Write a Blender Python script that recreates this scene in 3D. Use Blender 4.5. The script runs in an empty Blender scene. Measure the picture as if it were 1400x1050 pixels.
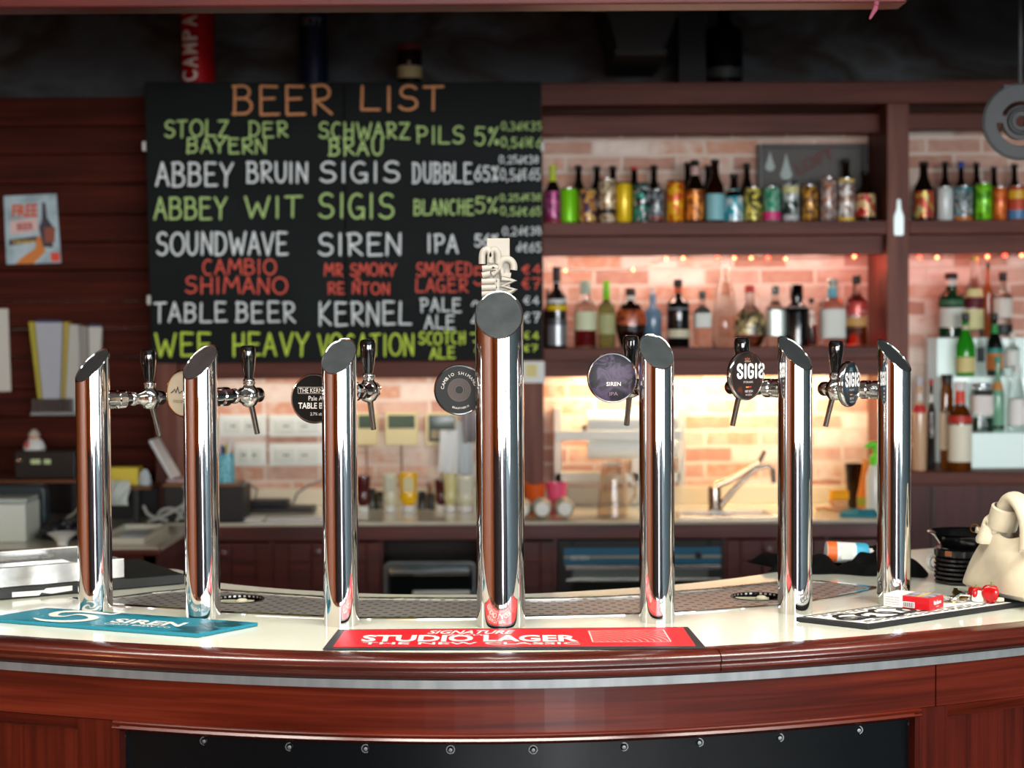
import bpy, bmesh, math, random
import numpy as np
from math import sin, cos, pi, radians, sqrt
from mathutils import Vector, Matrix
random.seed(7)
sc = bpy.context.scene
COL = sc.collection
# ------------------------------------------------------------------ camera
FPX = 2300.0
PITCH = math.atan2(75.0, FPX)
ROLL = radians(0.35)
CAM = Vector((0, 0, 1.6))
R0 = Vector((1, 0, 0)); U0 = Vector((0, sin(PITCH), cos(PITCH))); FW = Vector((0, cos(PITCH), -sin(PITCH)))
RV = cos(ROLL) * R0 - sin(ROLL) * U0
UV = sin(ROLL) * R0 + cos(ROLL) * U0
cd = bpy.data.cameras.new('camera'); cam = bpy.data.objects.new('camera', cd); COL.objects.link(cam)
cam.matrix_world = Matrix(((RV.x, UV.x, -FW.x, CAM.x), (RV.y, UV.y, -FW.y, CAM.y), (RV.z, UV.z, -FW.z, CAM.z), (0, 0, 0, 1)))
cd.sensor_width = 36; cd.lens = FPX * 36 / 1400; cd.clip_start = 0.05; cd.clip_end = 100
cd.dof.use_dof = True; cd.dof.focus_distance = 2.82; cd.dof.aperture_fstop = 3.9
sc.camera = cam

def ray(px, py):
    return (RV * ((px - 700) / FPX) + UV * ((525 - py) / FPX) + FW)
def P(px, py, Y):
    d = ray(px, py); return CAM + d * (Y / d.y)
def PZ(px, py, z):
    d = ray(px, py); return CAM + d * ((z - CAM.z) / d.z)

# ------------------------------------------------------------------ sky, exposure
w = bpy.data.worlds.new('daylight'); sc.world = w; w.use_nodes = True
bg = w.node_tree.nodes['Background']; bg.inputs[0].default_value = (0.96, 0.98, 1.0, 1); bg.inputs[1].default_value = 24.0
sc.view_settings.view_transform = 'Standard'; sc.view_settings.look = 'None'
sc.view_settings.gamma = 1.0; sc.view_settings.use_curve_mapping = False
sc.view_settings.exposure = 0.36
cy = sc.cycles
cy.use_denoising = True; cy.max_bounces = 9; cy.diffuse_bounces = 4; cy.glossy_bounces = 5
cy.transmission_bounces = 8; cy.transparent_max_bounces = 8; cy.caustics_reflective = False; cy.caustics_refractive = False
cy.sample_clamp_indirect = 6.0; cy.blur_glossy = 0.5

# ------------------------------------------------------------------ colours and materials
def lin(h):
    h = h.lstrip('#'); o = []
    for i in (0, 2, 4):
        c = int(h[i:i + 2], 16) / 255
        o.append(c / 12.92 if c <= 0.04045 else ((c + 0.055) / 1.055) ** 2.4)
    return (o[0], o[1], o[2], 1)
_M = {}
def base_mat(name):
    m = bpy.data.materials.new(name); m.use_nodes = True
    return m, m.node_tree, m.node_tree.nodes['Principled BSDF']
def mat(h, rough=0.5, metal=0.0, trans=0.0, ior=1.45, emit=0.0, coat=0.0, spec=0.5, sheen=0.0, alpha=1.0):
    k = (h, rough, metal, trans, ior, emit, coat, spec, sheen, alpha)
    if k in _M: return _M[k]
    m, nt, b = base_mat('paint_' + h.strip('#'))
    b.inputs['Base Color'].default_value = lin(h); b.inputs['Roughness'].default_value = rough
    b.inputs['Metallic'].default_value = metal; b.inputs['Transmission Weight'].default_value = trans
    b.inputs['IOR'].default_value = ior; b.inputs['Coat Weight'].default_value = coat
    b.inputs['Specular IOR Level'].default_value = spec; b.inputs['Alpha'].default_value = alpha
    if sheen: b.inputs['Sheen Weight'].default_value = sheen
    if emit:
        b.inputs['Emission Color'].default_value = lin(h); b.inputs['Emission Strength'].default_value = emit
    _M[k] = m; return m
def nod(nt, t, **kw):
    n = nt.nodes.new(t)
    for k, v in kw.items(): setattr(n, k, v)
    return n
def ramp(nt, stops, interp='LINEAR'):
    r = nt.nodes.new('ShaderNodeValToRGB'); e = r.color_ramp.elements; r.color_ramp.interpolation = interp
    while len(e) < len(stops): e.new(0.5)
    for i, (p, h) in enumerate(stops):
        e[i].position = p; e[i].color = lin(h)
    return r
def noisy(name, stops, scale=(5, 5, 5), detail=4, rough=0.5, metal=0.0, coat=0.0, bump=0.0, bscale=None, distort=0.0, interp='LINEAR', sheen=0.0):
    """noise-driven colour on object coordinates; scale per axis (stretched = wood grain)"""
    m, nt, b = base_mat(name)
    tc = nod(nt, 'ShaderNodeTexCoord'); mp = nod(nt, 'ShaderNodeMapping'); mp.inputs['Scale'].default_value = scale
    nz = nod(nt, 'ShaderNodeTexNoise'); nz.inputs['Scale'].default_value = 1.0; nz.inputs['Detail'].default_value = detail
    nz.inputs['Distortion'].default_value = distort
    r = ramp(nt, stops, interp); L = nt.links.new
    L(tc.outputs['Object'], mp.inputs[0]); L(mp.outputs[0], nz.inputs['Vector']); L(nz.outputs['Fac'], r.inputs[0]); L(r.outputs[0], b.inputs['Base Color'])
    b.inputs['Roughness'].default_value = rough; b.inputs['Metallic'].default_value = metal; b.inputs['Coat Weight'].default_value = coat
    b.inputs['Coat Roughness'].default_value = 0.12
    if sheen: b.inputs['Sheen Weight'].default_value = sheen
    if bump:
        bp = nod(nt, 'ShaderNodeBump'); bp.inputs['Strength'].default_value = bump; bp.inputs['Distance'].default_value = 0.004
        if bscale:
            n2 = nod(nt, 'ShaderNodeTexNoise'); n2.inputs['Scale'].default_value = bscale; L(tc.outputs['Object'], n2.inputs['Vector']); L(n2.outputs['Fac'], bp.inputs['Height'])
        else: L(nz.outputs['Fac'], bp.inputs['Height'])
        L(bp.outputs[0], b.inputs['Normal'])
    return m
def brick_mat(name, stops, mortar, bw=0.2, rh=0.0585, ms=0.006, soft=0.12):
    m, nt, b = base_mat(name); L = nt.links.new
    tc = nod(nt, 'ShaderNodeTexCoord'); sp = nod(nt, 'ShaderNodeSeparateXYZ'); cb = nod(nt, 'ShaderNodeCombineXYZ')
    nzd = nod(nt, 'ShaderNodeTexNoise'); nzd.inputs['Scale'].default_value = 14; nzd.inputs['Detail'].default_value = 3
    L(tc.outputs['Object'], nzd.inputs['Vector'])
    add = nod(nt, 'ShaderNodeMixRGB'); add.blend_type = 'LINEAR_LIGHT'; add.inputs[0].default_value = 0.006
    L(tc.outputs['Object'], sp.inputs[0]); L(sp.outputs['X'], cb.inputs['X']); L(sp.outputs['Z'], cb.inputs['Y'])
    L(cb.outputs[0], add.inputs[1]); L(nzd.outputs['Color'], add.inputs[2])
    br = nod(nt, 'ShaderNodeTexBrick'); br.inputs['Color1'].default_value = (0, 0, 0, 1); br.inputs['Color2'].default_value = (1, 1, 1, 1)
    br.inputs['Mortar'].default_value = (0.5, 0.5, 0.5, 1); br.inputs['Scale'].default_value = 1.0; br.inputs['Mortar Size'].default_value = ms
    br.inputs['Mortar Smooth'].default_value = soft; br.inputs['Brick Width'].default_value = bw; br.inputs['Row Height'].default_value = rh
    L(add.outputs[0], br.inputs['Vector'])
    r = ramp(nt, stops)
    n2 = nod(nt, 'ShaderNodeTexNoise'); n2.inputs['Scale'].default_value = 22; n2.inputs['Detail'].default_value = 5; L(tc.outputs['Object'], n2.inputs['Vector'])
    mx0 = nod(nt, 'ShaderNodeMixRGB'); mx0.blend_type = 'LINEAR_LIGHT'; mx0.inputs[0].default_value = 0.28
    L(br.outputs['Color'], mx0.inputs[1]); L(n2.outputs['Fac'], mx0.inputs[2]); L(mx0.outputs[0], r.inputs[0])
    mx = nod(nt, 'ShaderNodeMixRGB'); mx.inputs[2].default_value = lin(mortar)
    L(br.outputs['Fac'], mx.inputs[0]); L(r.outputs[0], mx.inputs[1]); L(mx.outputs[0], b.inputs['Base Color'])
    bp = nod(nt, 'ShaderNodeBump'); bp.inputs['Strength'].default_value = 0.6; bp.inputs['Distance'].default_value = 0.006
    iv = nod(nt, 'ShaderNodeMath', operation='SUBTRACT'); iv.inputs[0].default_value = 1.0; L(br.outputs['Fac'], iv.inputs[1])
    ad = nod(nt, 'ShaderNodeMath', operation='MULTIPLY_ADD'); L(n2.outputs['Fac'], ad.inputs[0]); ad.inputs[1].default_value = 0.7; L(iv.outputs[0], ad.inputs[2])
    L(ad.outputs[0], bp.inputs['Height']); L(bp.outputs[0], b.inputs['Normal']); b.inputs['Roughness'].default_value = 0.8
    return m

CHROME = mat('#e6e6e4', 0.035, 1.0)
CHROME2 = mat('#d9d9d6', 0.09, 1.0)
STEEL = noisy('brushed_steel', [(0.3, '#b9b9b6'), (0.7, '#d6d6d2')], (3, 60, 60), 3, 0.22, 1.0)
PLATE = noisy('worn_plate', [(0.3, '#9aa6aa'), (0.6, '#b6c1c4'), (0.75, '#ccd4d6')], (25, 25, 25), 6, 0.15, .96)
MAHOG = noisy('mahogany', [(0.2, '#240703'), (0.45, '#3f1107'), (0.6, '#50190d'), (0.8, '#632615')], (2.2, 2.2, 70), 7, 0.2, 0, 0.0, distort=0.5)
MAHOGV = noisy('mahogany_upright', [(0.2, '#220602'), (0.45, '#380e06'), (0.6, '#45140a'), (0.8, '#551d10')], (70, 70, 2.2), 7, 0.2, 0, 0.0, distort=0.5)
for m_ in (MAHOG, MAHOGV, ): m_.node_tree.nodes['Principled BSDF'].inputs['Specular IOR Level'].default_value = .35
RIMW = noisy('varnished_rim', [(0.25, '#260a05'), (0.5, '#3f1108'), (0.75, '#561c0e')], (3, 3, 70), 5, 0.26, 0, .35, bump=0.01)
SHELFW = noisy('shelf_wood', [(0.25, '#47221a'), (0.5, '#5c2f25'), (0.75, '#6c3d31')], (2.5, 30, 40), 5, 0.5, 0, 0.0, bump=0.03)
SHELFV = noisy('shelf_wood_upright', [(0.25, '#542e25'), (0.5, '#6b4035'), (0.75, '#7d5144')], (30, 30, 2.5), 5, 0.5, 0, 0.0, bump=0.03)
REDW = noisy('red_brown_wood', [(0.25, '#350f0a'), (0.5, '#561b12'), (0.75, '#6d2a1c')], (3, 30, 40), 5, 0.35, 0, 0.4)
for m_ in (SHELFW, SHELFV): m_.node_tree.nodes['Principled BSDF'].inputs['Specular IOR Level'].default_value = .2
CREAM = noisy('cream_laminate', [(0.3, '#dee1cf'), (0.7, '#e5e8d9')], (8, 8, 8), 3, 0.13, 0, 0.5)
WHITE = mat('#e9eae6', 0.5); BLACK = mat('#0b0b0c', 0.45); GLOSSBLACK = mat('#060606', 0.12, coat=0.6)
DKGLASS = mat('#140a06', 0.08, coat=0.4); BROWNG = mat('#2b1207', 0.07, trans=0.55); GREENG = mat('#0b2f17', 0.06, trans=0.35)
LGREENG = mat('#2a8f2c', 0.05, trans=0.75); CLEAR = mat('#f3f6f4', 0.02, trans=1.0, ior=1.42)
ALU = mat('#c9cbcc', 0.25, 1.0); GOLD = mat('#b98a4a', 0.25, 1.0); RUBBER = mat('#141414', 0.7)

# ------------------------------------------------------------------ mesh helpers
class MB:
    def __init__(s): s.v = []; s.f = []; s.mi = []; s.sm = []
    def add(s, vs, fs, M=None, mi=0, smooth=False):
        o = len(s.v)
        s.v += [(M @ Vector(v)) if M is not None else Vector(v) for v in vs]
        for f in fs: s.f.append(tuple(i + o for i in f)); s.mi.append(mi); s.sm.append(smooth)
        return s
    def box(s, a, b, M=None, mi=0):
        x0, y0, z0 = a; x1, y1, z1 = b
        if x0 > x1: x0, x1 = x1, x0
        if y0 > y1: y0, y1 = y1, y0
        if z0 > z1: z0, z1 = z1, z0
        vs = [(x0, y0, z0), (x1, y0, z0), (x1, y1, z0), (x0, y1, z0), (x0, y0, z1), (x1, y0, z1), (x1, y1, z1), (x0, y1, z1)]
        return s.add(vs, [(0, 3, 2, 1), (4, 5, 6, 7), (0, 1, 5, 4), (1, 2, 6, 5), (2, 3, 7, 6), (3, 0, 4, 7)], M, mi)
    def lathe(s, prof, seg=28, M=None, mi=0, sq=0.0, dy=1.0, smooth=True):
        """prof: (r, z) bottom to top about the z axis; sq squares the section"""
        vs = []; fs = []; rings = []
        for (r, z) in prof:
            if r < 1e-6:
                rings.append([len(vs)]); vs.append((0, 0, z)); continue
            ring = []
            for i in range(seg):
                t = 2 * pi * (i + .5) / seg; c, n = cos(t), sin(t)
                k = 1.0
                if sq: k = 1 / (abs(c) ** sq + abs(n) ** sq) ** (1 / sq)
                ring.append(len(vs)); vs.append((r * c * k, r * n * k * dy, z))
            rings.append(ring)
        for a, b in zip(rings, rings[1:]):
            if len(a) == 1 and len(b) == 1: continue
            for i in range(seg):
                j = (i + 1) % seg
                if len(a) == 1: fs.append((a[0], b[j], b[i]))
                elif len(b) == 1: fs.append((a[i], a[j], b[0]))
                else: fs.append((a[i], a[j], b[j], b[i]))
        return s.add(vs, fs, M, mi, smooth)
    def tube(s, pts, r, seg=10, M=None, mi=0, closed=False, flat=1.0, up=None):
        pts = [Vector(p) for p in pts]; n = len(pts); vs = []; fs = []
        rr = r if isinstance(r, (list, tuple)) else [r] * n
        prev = None
        for i, p in enumerate(pts):
            a = pts[(i - 1) % n] if (closed or i > 0) else p
            b = pts[(i + 1) % n] if (closed or i < n - 1) else p
            t = (b - a).normalized()
            if up is not None: ref = Vector(up)
            else: ref = prev if prev is not None else (Vector((0, 0, 1)) if abs(t.z) < .9 else Vector((1, 0, 0)))
            x = ref - t * ref.dot(t)
            if x.length < 1e-6: x = t.orthogonal()
            x.normalize(); y = t.cross(x); prev = x
            for k in range(seg):
                q = 2 * pi * k / seg; vs.append(p + x * (rr[i] * cos(q)) + y * (rr[i] * flat * sin(q)))
        m = n if closed else n - 1
        for i in range(m):
            for k in range(seg):
                a = i * seg + k; b = i * seg + (k + 1) % seg; c = ((i + 1) % n) * seg + (k + 1) % seg; d = ((i + 1) % n) * seg + k
                fs.append((a, b, c, d))
        if not closed:
            fs.append(tuple(range(seg - 1, -1, -1))); fs.append(tuple((n - 1) * seg + k for k in range(seg)))
        return s.add(vs, fs, M, mi, True)
    def prism(s, poly, d0, d1, M=None, mi=0):
        """poly of (x, z) extruded along y from d0 to d1"""
        n = len(poly)
        vs = [(x, d0, z) for x, z in poly] + [(x, d1, z) for x, z in poly]
        fs = [tuple(range(n)), tuple(range(2 * n - 1, n - 1, -1))] + [(i, i + n, (i + 1) % n + n, (i + 1) % n) for i in range(n)]
        return s.add(vs, fs, M, mi)
    def plate(s, loops, z0, z1, mi=0):
        """flat plate with holes: loops of (x, y), the first the outline"""
        bm = bmesh.new(); allv = []
        for lp in loops:
            vs = [bm.verts.new((x, y, z1)) for x, y in lp]; allv.append(vs)
            for i in range(len(vs)): bm.edges.new((vs[i], vs[(i + 1) % len(vs)]))
        bmesh.ops.triangle_fill(bm, use_beauty=True, use_dissolve=False, edges=bm.edges[:], normal=(0, 0, 1))
        bm.verts.index_update()
        vs = [v.co.copy() for v in bm.verts]; fs = []
        for f in bm.faces:
            q = [v.index for v in f.verts]
            if f.normal.z < 0: q.reverse()
            fs.append(tuple(q))
        n = len(vs); vb = [Vector((v.x, v.y, z0)) for v in vs]
        fb = [tuple(i + n for i in reversed(f)) for f in fs]; side = []
        for li, lv in enumerate(allv):
            ids = [v.index for v in lv]; m = len(ids)
            area = sum(vs[ids[i]].x * vs[ids[(i + 1) % m]].y - vs[ids[(i + 1) % m]].x * vs[ids[i]].y for i in range(m))
            if (area > 0) != (li == 0): ids.reverse()
            for i in range(m):
                a, b = ids[i], ids[(i + 1) % m]; side.append((a, a + n, b + n, b))
        bm.free()
        return s.add(vs + vb, fs + fb + side, None, mi)
    def build(s, name, mats, root=None, bevel=0.0, smooth=None, world=True, seg=2):
        me = bpy.data.meshes.new(name); o = bpy.data.objects.new(name, me); COL.objects.link(o)
        off = Vector((0, 0, 0))
        if root is not None:
            o.parent = root
            if world:
                r = root; off = Vector((0, 0, 0))
                while r is not None: off += r.location; r = r.parent
        me.from_pydata([tuple(v - off) for v in s.v], [], s.f)
        for m in (mats if isinstance(mats, (list, tuple)) else [mats]): me.materials.append(m)
        for p, k, sm in zip(me.polygons, s.mi, s.sm): p.material_index = k; p.use_smooth = sm if smooth is None else smooth
        me.update()
        if any(s.sm) and smooth is None: me.set_sharp_from_angle(angle=radians(38))
        if bevel:
            b = o.modifiers.new('bevel', 'BEVEL'); b.width = bevel; b.segments = seg; b.limit_method = 'ANGLE'; b.angle_limit = radians(35)
        return o

def dense(vs, fs, cuts=3):
    """the same flat lettering with small faces, so that it can follow a curved surface"""
    bm = bmesh.new(); q = [bm.verts.new(v) for v in vs]
    for f in fs:
        try: bm.faces.new([q[i] for i in f])
        except ValueError: pass
    bmesh.ops.triangulate(bm, faces=bm.faces[:]); bmesh.ops.subdivide_edges(bm, edges=bm.edges[:], cuts=cuts, use_grid_fill=True)
    bm.verts.index_update(); o = [tuple(v.co) for v in bm.verts], [tuple(v.index for v in f.verts) for f in bm.faces]; bm.free(); return o
def tag(o, label, cat, group=None):
    o['label'] = label; o['category'] = cat
    if group: o['group'] = group
    return o
def thing(name, label, cat, loc=(0, 0, 0), rz=0.0, group=None):
    o = bpy.data.objects.new(name, None); COL.objects.link(o); o.location = loc; o.rotation_euler = (0, 0, rz); o.empty_display_size = 0.05
    return tag(o, label, cat, group)
def struct(o): o['kind'] = 'structure'; return o
def RX(a): return Matrix.Rotation(a, 4, 'X')
def RY(a): return Matrix.Rotation(a, 4, 'Y')
def RZ(a): return Matrix.Rotation(a, 4, 'Z')
def T(*a): return Matrix.Translation(Vector(a[0]) if len(a) == 1 else Vector(a))
def frame(o, u, v, n=None):
    u = Vector(u); v = Vector(v); n = Vector(n) if n is not None else u.cross(v)
    return Matrix(((u.x, v.x, n.x, o[0]), (u.y, v.y, n.y, o[1]), (u.z, v.z, n.z, o[2]), (0, 0, 0, 1)))
def vbox(mb, x0, y0, x1, y1, Ya, Yb, mi=0):
    """box whose front face (plane Y=Ya) spans the given outline, Yb its back plane"""
    a = P(x0, y1, Ya); b = P(x1, y0, Ya)
    return mb.box((a.x, Ya, a.z), (b.x, Yb, b.z), mi=mi)

# printed lettering
_F = {}
def font_mesh(txt, shear=0.0, bold=0.0):
    k = (txt, shear, bold)
    if k not in _F:
        cu = bpy.data.curves.new('lettering', 'FONT'); cu.body = txt; cu.shear = shear; cu.offset = bold; cu.resolution_u = 3
        ob = bpy.data.objects.new('lettering', cu); COL.objects.link(ob)
        dg = bpy.context.evaluated_depsgraph_get(); me = bpy.data.meshes.new_from_object(ob.evaluated_get(dg))
        vs = [v.co.copy() for v in me.vertices]; fs = [tuple(p.vertices) for p in me.polygons]
        bpy.data.objects.remove(ob); bpy.data.curves.remove(cu); bpy.data.meshes.remove(me)
        x0 = min(v.x for v in vs); x1 = max(v.x for v in vs); y0 = min(v.y for v in vs); y1 = max(v.y for v in vs)
        _F[k] = ([((v.x - x0) / (x1 - x0), (v.y - y0) / (y1 - y0), 0) for v in vs], fs, (x1 - x0) / (y1 - y0))
    return _F[k]
def ptext(mb, txt, M, wdt, hgt, shear=0.0, bold=0.0, mi=0, center=False, thick=0.0004):
    """lettering in the local XY plane of M, slightly raised along its z"""
    vs, fs, asp = font_mesh(txt, shear, bold)
    if wdt is None: wdt = hgt * asp
    ox, oy = (-wdt / 2, -hgt / 2) if center else (0, 0)
    top = [(v[0] * wdt + ox, v[1] * hgt + oy, thick) for v in vs]
    mb.add(top, fs, M, mi)

# hand lettering: single-stroke glyphs
def arc(cx, cy, rx, ry, a0, a1, n=10):
    return [(cx + rx * cos(radians(a0 + (a1 - a0) * i / n)), cy + ry * sin(radians(a0 + (a1 - a0) * i / n))) for i in range(n + 1)]
G = {
 'A': [[(0, 0), (.48, 1), (1, 0)], [(.2, .36), (.8, .36)]],
 'B': [[(.1, 0), (.12, 1)], [(.02, .97), (.5, .99)] + arc(.5, .77, .36, .22, 90, -90) + [(.15, .54)], [(.45, .54)] + arc(.5, .28, .45, .27, 90, -90) + [(0, .01)]],
 'C': [arc(.55, .5, .5, .5, 55, 300, 14)], 'D': [[(.1, 0), (.1, 1)], [(0, .99), (.3, .99)] + arc(.35, .5, .6, .49, 90, -90, 12) + [(0, .01)]],
 'E': [[(.9, .98), (.08, 1), (.1, 0), (1, .02)], [(.1, .52), (.8, .54)]], 'F': [[(1, .98), (.1, 1), (.1, 0)], [(.1, .52), (.8, .54)]],
 'G': [arc(.52, .5, .5, .5, 55, 330, 14) + [(.95, .42), (.55, .42)], [(.93, .42), (.93, .0)]], 'H': [[(.08, 0), (.08, 1)], [(.92, 0), (.92, 1)], [(.08, .5), (.92, .52)]],
 'I': [[(.5, 0), (.5, 1)]], 'K': [[(.1, 0), (.1, 1)], [(.9, 1), (.12, .45), (1, 0)]], 'L': [[(.12, 1), (.08, .03), (1, .03)]],
 'M': [[(0, 0), (.12, 1), (.5, .35), (.88, 1), (1, 0)]], 'N': [[(.05, 0), (.08, 1), (.92, .02), (.95, 1)]],
 'O': [arc(.5, .5, .5, .5, 100, 460, 18)], 'P': [[(.15, 0), (.12, 1)], [(0, .96), (.45, 1)] + arc(.5, .74, .42, .26, 90, -90) + [(.15, .46)]],
 'R': [[(.15, 0), (.12, 1)], [(0, .96), (.45, 1)] + arc(.5, .75, .4, .25, 90, -90) + [(.18, .48), (1, 0)]],
 'S': [arc(.55, .75, .43, .25, 35, 250, 10) + arc(.48, .27, .48, .26, 70, -150, 10)], 'T': [[(0, .97), (1, 1)], [(.5, .98), (.48, 0)]],
 'U': [[(.06, 1), (.06, .4)] + arc(.5, .4, .43, .4, 180, 360, 10) + [(.94, 1)]], 'V': [[(0, 1), (.5, 0), (1, 1)]],
 'W': [[(0, 1), (.25, 0), (.5, .7), (.75, 0), (1, 1)]], 'Y': [[(0, 1), (.48, .48), (1, 1)], [(.48, .48), (.46, 0)]], 'Z': [[(0, .98), (.95, 1), (.05, .02), (1, 0)]],
 'Ä': [[(0, 0), (.48, .85), (1, 0)], [(.2, .32), (.8, .32)], [(.25, 1), (.27, 1.02)], [(.7, 1), (.72, 1.02)]],
 '0': [arc(.5, .5, .46, .5, 100, 460, 16)], '2': [arc(.5, .72, .42, .28, 160, -40, 9) + [(.05, .02), (1, .02)]],
 '3': [arc(.45, .76, .42, .24, 150, -90, 9), arc(.45, .27, .48, .27, 90, -150, 9)], '4': [[(.7, 0), (.7, 1), (.05, .32), (1, .32)]],
 '5': [[(.95, .98), (.2, 1), (.15, .56)] + arc(.48, .32, .46, .32, 120, -150, 12)], '6': [[(.8, 1)] + arc(.5, .3, .44, .3, 150, 510, 14)],
 '7': [[(0, .98), (1, 1), (.4, 0)], [(.3, .5), (.85, .52)]], '8': [arc(.5, .76, .36, .24, 270, 630, 12), arc(.5, .26, .46, .26, 90, 450, 12)],
 '%': [[(.1, 0), (.9, 1)], arc(.2, .8, .14, .12, 0, 360, 8), arc(.8, .18, .14, .12, 0, 360, 8)], ',': [[(.5, .1), (.35, -.15)]], '.': [[(.45, .02), (.5, .04)]],
 '€': [arc(.6, .5, .42, .48, 50, 310, 10), [(0, .58), (.7, .6)], [(0, .4), (.65, .42)]], 'd': [arc(.42, .25, .35, .25, 0, 360, 10), [(.8, 1), (.78, 0)]], 'l': [[(.5, 1), (.5, 0)]],
 '&': [[(1, 0), (.2, .8)] + arc(.45, .8, .22, .2, 180, 0, 6) + [(.1, .3)] + arc(.4, .2, .3, .2, 150, 330, 6) + [(.95, .5)]],
}
GW = {'I': .3, ' ': .5, '.': .25, ',': .25, 'l': .2, 'd': .7, 'M': 1.15, 'W': 1.25, 'O': 1.05, 'L': .85, '1': .4}
def strokes(txt, gap=.28):
    out = []; x = 0
    for c in txt:
        wd = GW.get(c, .85)
        if c != ' ':
            out += [[(x + p[0] * wd, p[1]) for p in st] for st in G[c]]
        x += wd + gap
    W = x - gap
    return [[(p[0] / W, p[1]) for p in st] for st in out]
def ribbon(mb, pts, r, M, lift=0.0005, seg=6):
    """a chalk or paint stroke: flat ribbon with round joints in the local XY plane"""
    for a, b in zip(pts, pts[1:]):
        a = Vector(a); b = Vector(b); d = b - a
        if d.length < 1e-6: continue
        d.normalize(); n = Vector((-d.y, d.x)); z = lift + random.random() * lift * .4
        q = [a + n * r, a - n * r, b - n * r, b + n * r]
        mb.add([(p.x, p.y, z) for p in q], [(0, 1, 2, 3)], M)
    for p in pts:
        z = lift + random.random() * lift * .4
        mb.add([(p[0] + r * cos(2 * pi * k / seg), p[1] + r * sin(2 * pi * k / seg), z) for k in range(seg)], [tuple(range(seg))], M)
# ------------------------------------------------------------------ the room
XL, XR, YF, YB, HC = -3.6, 3.6, -3.4, 6.1, 2.95
FLOORM = noisy('floor_tiles', [(0.3, '#3a302b'), (0.7, '#4d423b')], (6, 6, 6), 4, 0.35)
struct(MB().box((XL - .2, YF - .2, -.1), (XR + .2, YB + .4, 0)).build('floor', FLOORM))
struct(MB().box((XL - .2, YF - .2, HC), (XR + .2, YB + .4, HC + .1)).build('ceiling', noisy('ceiling_paint', [(0.3, '#a6b1b5'), (0.7, '#b4bec1')], (2, 2, 2), 3, 0.8)))
BRICK = brick_mat('old_brick', [(0.0, '#b58370'), (0.25, '#c79d8b'), (0.45, '#d6b6a5'), (0.62, '#cc9377'), (0.8, '#dfc8b9'), (1.0, '#ebdcd0')], '#dccabc')
PLASTER = noisy('mottled_plaster', [(0.25, '#231e1a'), (0.42, '#45494c'), (0.52, '#30261f'), (0.65, '#5a5f62'), (0.8, '#40362d')], (2.2, 2.2, 4), 5, 0.85, distort=0.4)
zb = P(960, 112, 5.78).z
struct(MB().box((XL, YB, 0), (XR + .2, YB + .2, zb)).build('wall_back', BRICK))
struct(MB().box((XL, YB, zb), (XR + .2, YB + .2, HC)).build('wall_back_upper', PLASTER))
# dark plank wall to the left of the shelving
pl = MB(); xq = P(212, 400, 5.98).x; zt = P(100, 133, 5.98).z; zp = zt
while zp > 0.05:
    h = random.choice((0.098, 0.104, 0.11)); pl.box((XL, 5.98, max(zp - h + .004, 0)), (xq, YB - .002, zp)); zp -= h
PLANKM = noisy('dark_planks', [(0.25, '#280c06'), (0.5, '#3f1409'), (0.75, '#521e10')], (2, 8, 40), 5, 0.75, 0, 0.0, distort=.4)
PLANKM.node_tree.nodes['Principled BSDF'].inputs['Specular IOR Level'].default_value = .15
struct(pl.build('wall_left_planks', PLANKM, bevel=0.003))
WOODWALL = noisy('warm_panelling', [(0.25, '#642f12'), (0.5, '#88461e'), (0.75, '#a55c2a')], (18, 18, 2), 5, 0.4)
struct(MB().box((XL - .2, YF, 0), (XL, YB, HC)).build('wall_left', WOODWALL))
DADO = mat('#423e46', 0.7); PALE = mat('#5d7079', 0.8)
# street side: window openings behind the camera and along the right
wins_f = [(-0.75, 0.45), (0.65, 1.85), (2.05, 3.3)]; Z0, Z1 = 0.93, 2.5
wf = MB(); wf.box((XL - .2, YF - .2, 0), (.85, YF, Z0)); wf.box((1.6, YF - .2, 0), (XR + .2, YF, Z0)); wf.box((XL - .2, YF - .2, Z1), (XR + .2, YF, HC))
struct(MB().box((XL, YF, Z0), (-.95, YF + .04, Z1)).build('wall_front_panelling', WOODWALL))
xs = [XL - .2] + [q for a in wins_f for q in a] + [XR + .2]
for i in range(0, len(xs), 2): wf.box((xs[i], YF - .2, Z0), (xs[i + 1], YF, Z1))
struct(wf.build('wall_front', DADO))
wins_r = [(-2.9, -1.8), (-1.4, -0.3)]
wr = MB(); wr.box((XR, YF, 0), (XR + .2, YB, Z0)); wr.box((XR, YF, Z1), (XR + .2, YB, HC))
ys = [YF] + [q for a in wins_r for q in a] + [YB]
for i in range(0, len(ys), 2): wr.box((XR, ys[i], Z0), (XR + .2, ys[i + 1], Z1))
struct(wr.build('wall_right', PALE))
WF = mat('#d6d8d4', 0.5)
k = 1
for (a, b) in wins_f:
    f = MB()
    for x in (a, b - .05): f.box((x, YF - .12, Z0), (x + .05, YF - .06, Z1))
    for z in (Z0, Z1 - .05, 1.95): f.box((a, YF - .12, z), (b, YF - .06, z + .05))
    struct(f.build('window_%d' % k, WF)); k += 1
for (a, b) in wins_r:
    f = MB()
    for y in (a, b - .05): f.box((XR + .06, y, Z0), (XR + .12, y + .05, Z1))
    for z in (Z0, Z1 - .05, 1.95): f.box((XR + .06, a, z), (XR + .12, b, z + .05))
    struct(f.build('window_%d' % k, WF)); k += 1
f = MB()
for x in (.85, 1.55): f.box((x, YF - .12, .02), (x + .05, YF - .06, Z0))
f.box((.9, YF - .12, .02), (1.55, YF - .06, .16)); struct(f.build('door_1', WF))
struct(MB().box((-14, -16, -.3), (16, YF - .25, -.15)).build('ground_outside', mat('#77777a', 0.9)))
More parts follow.
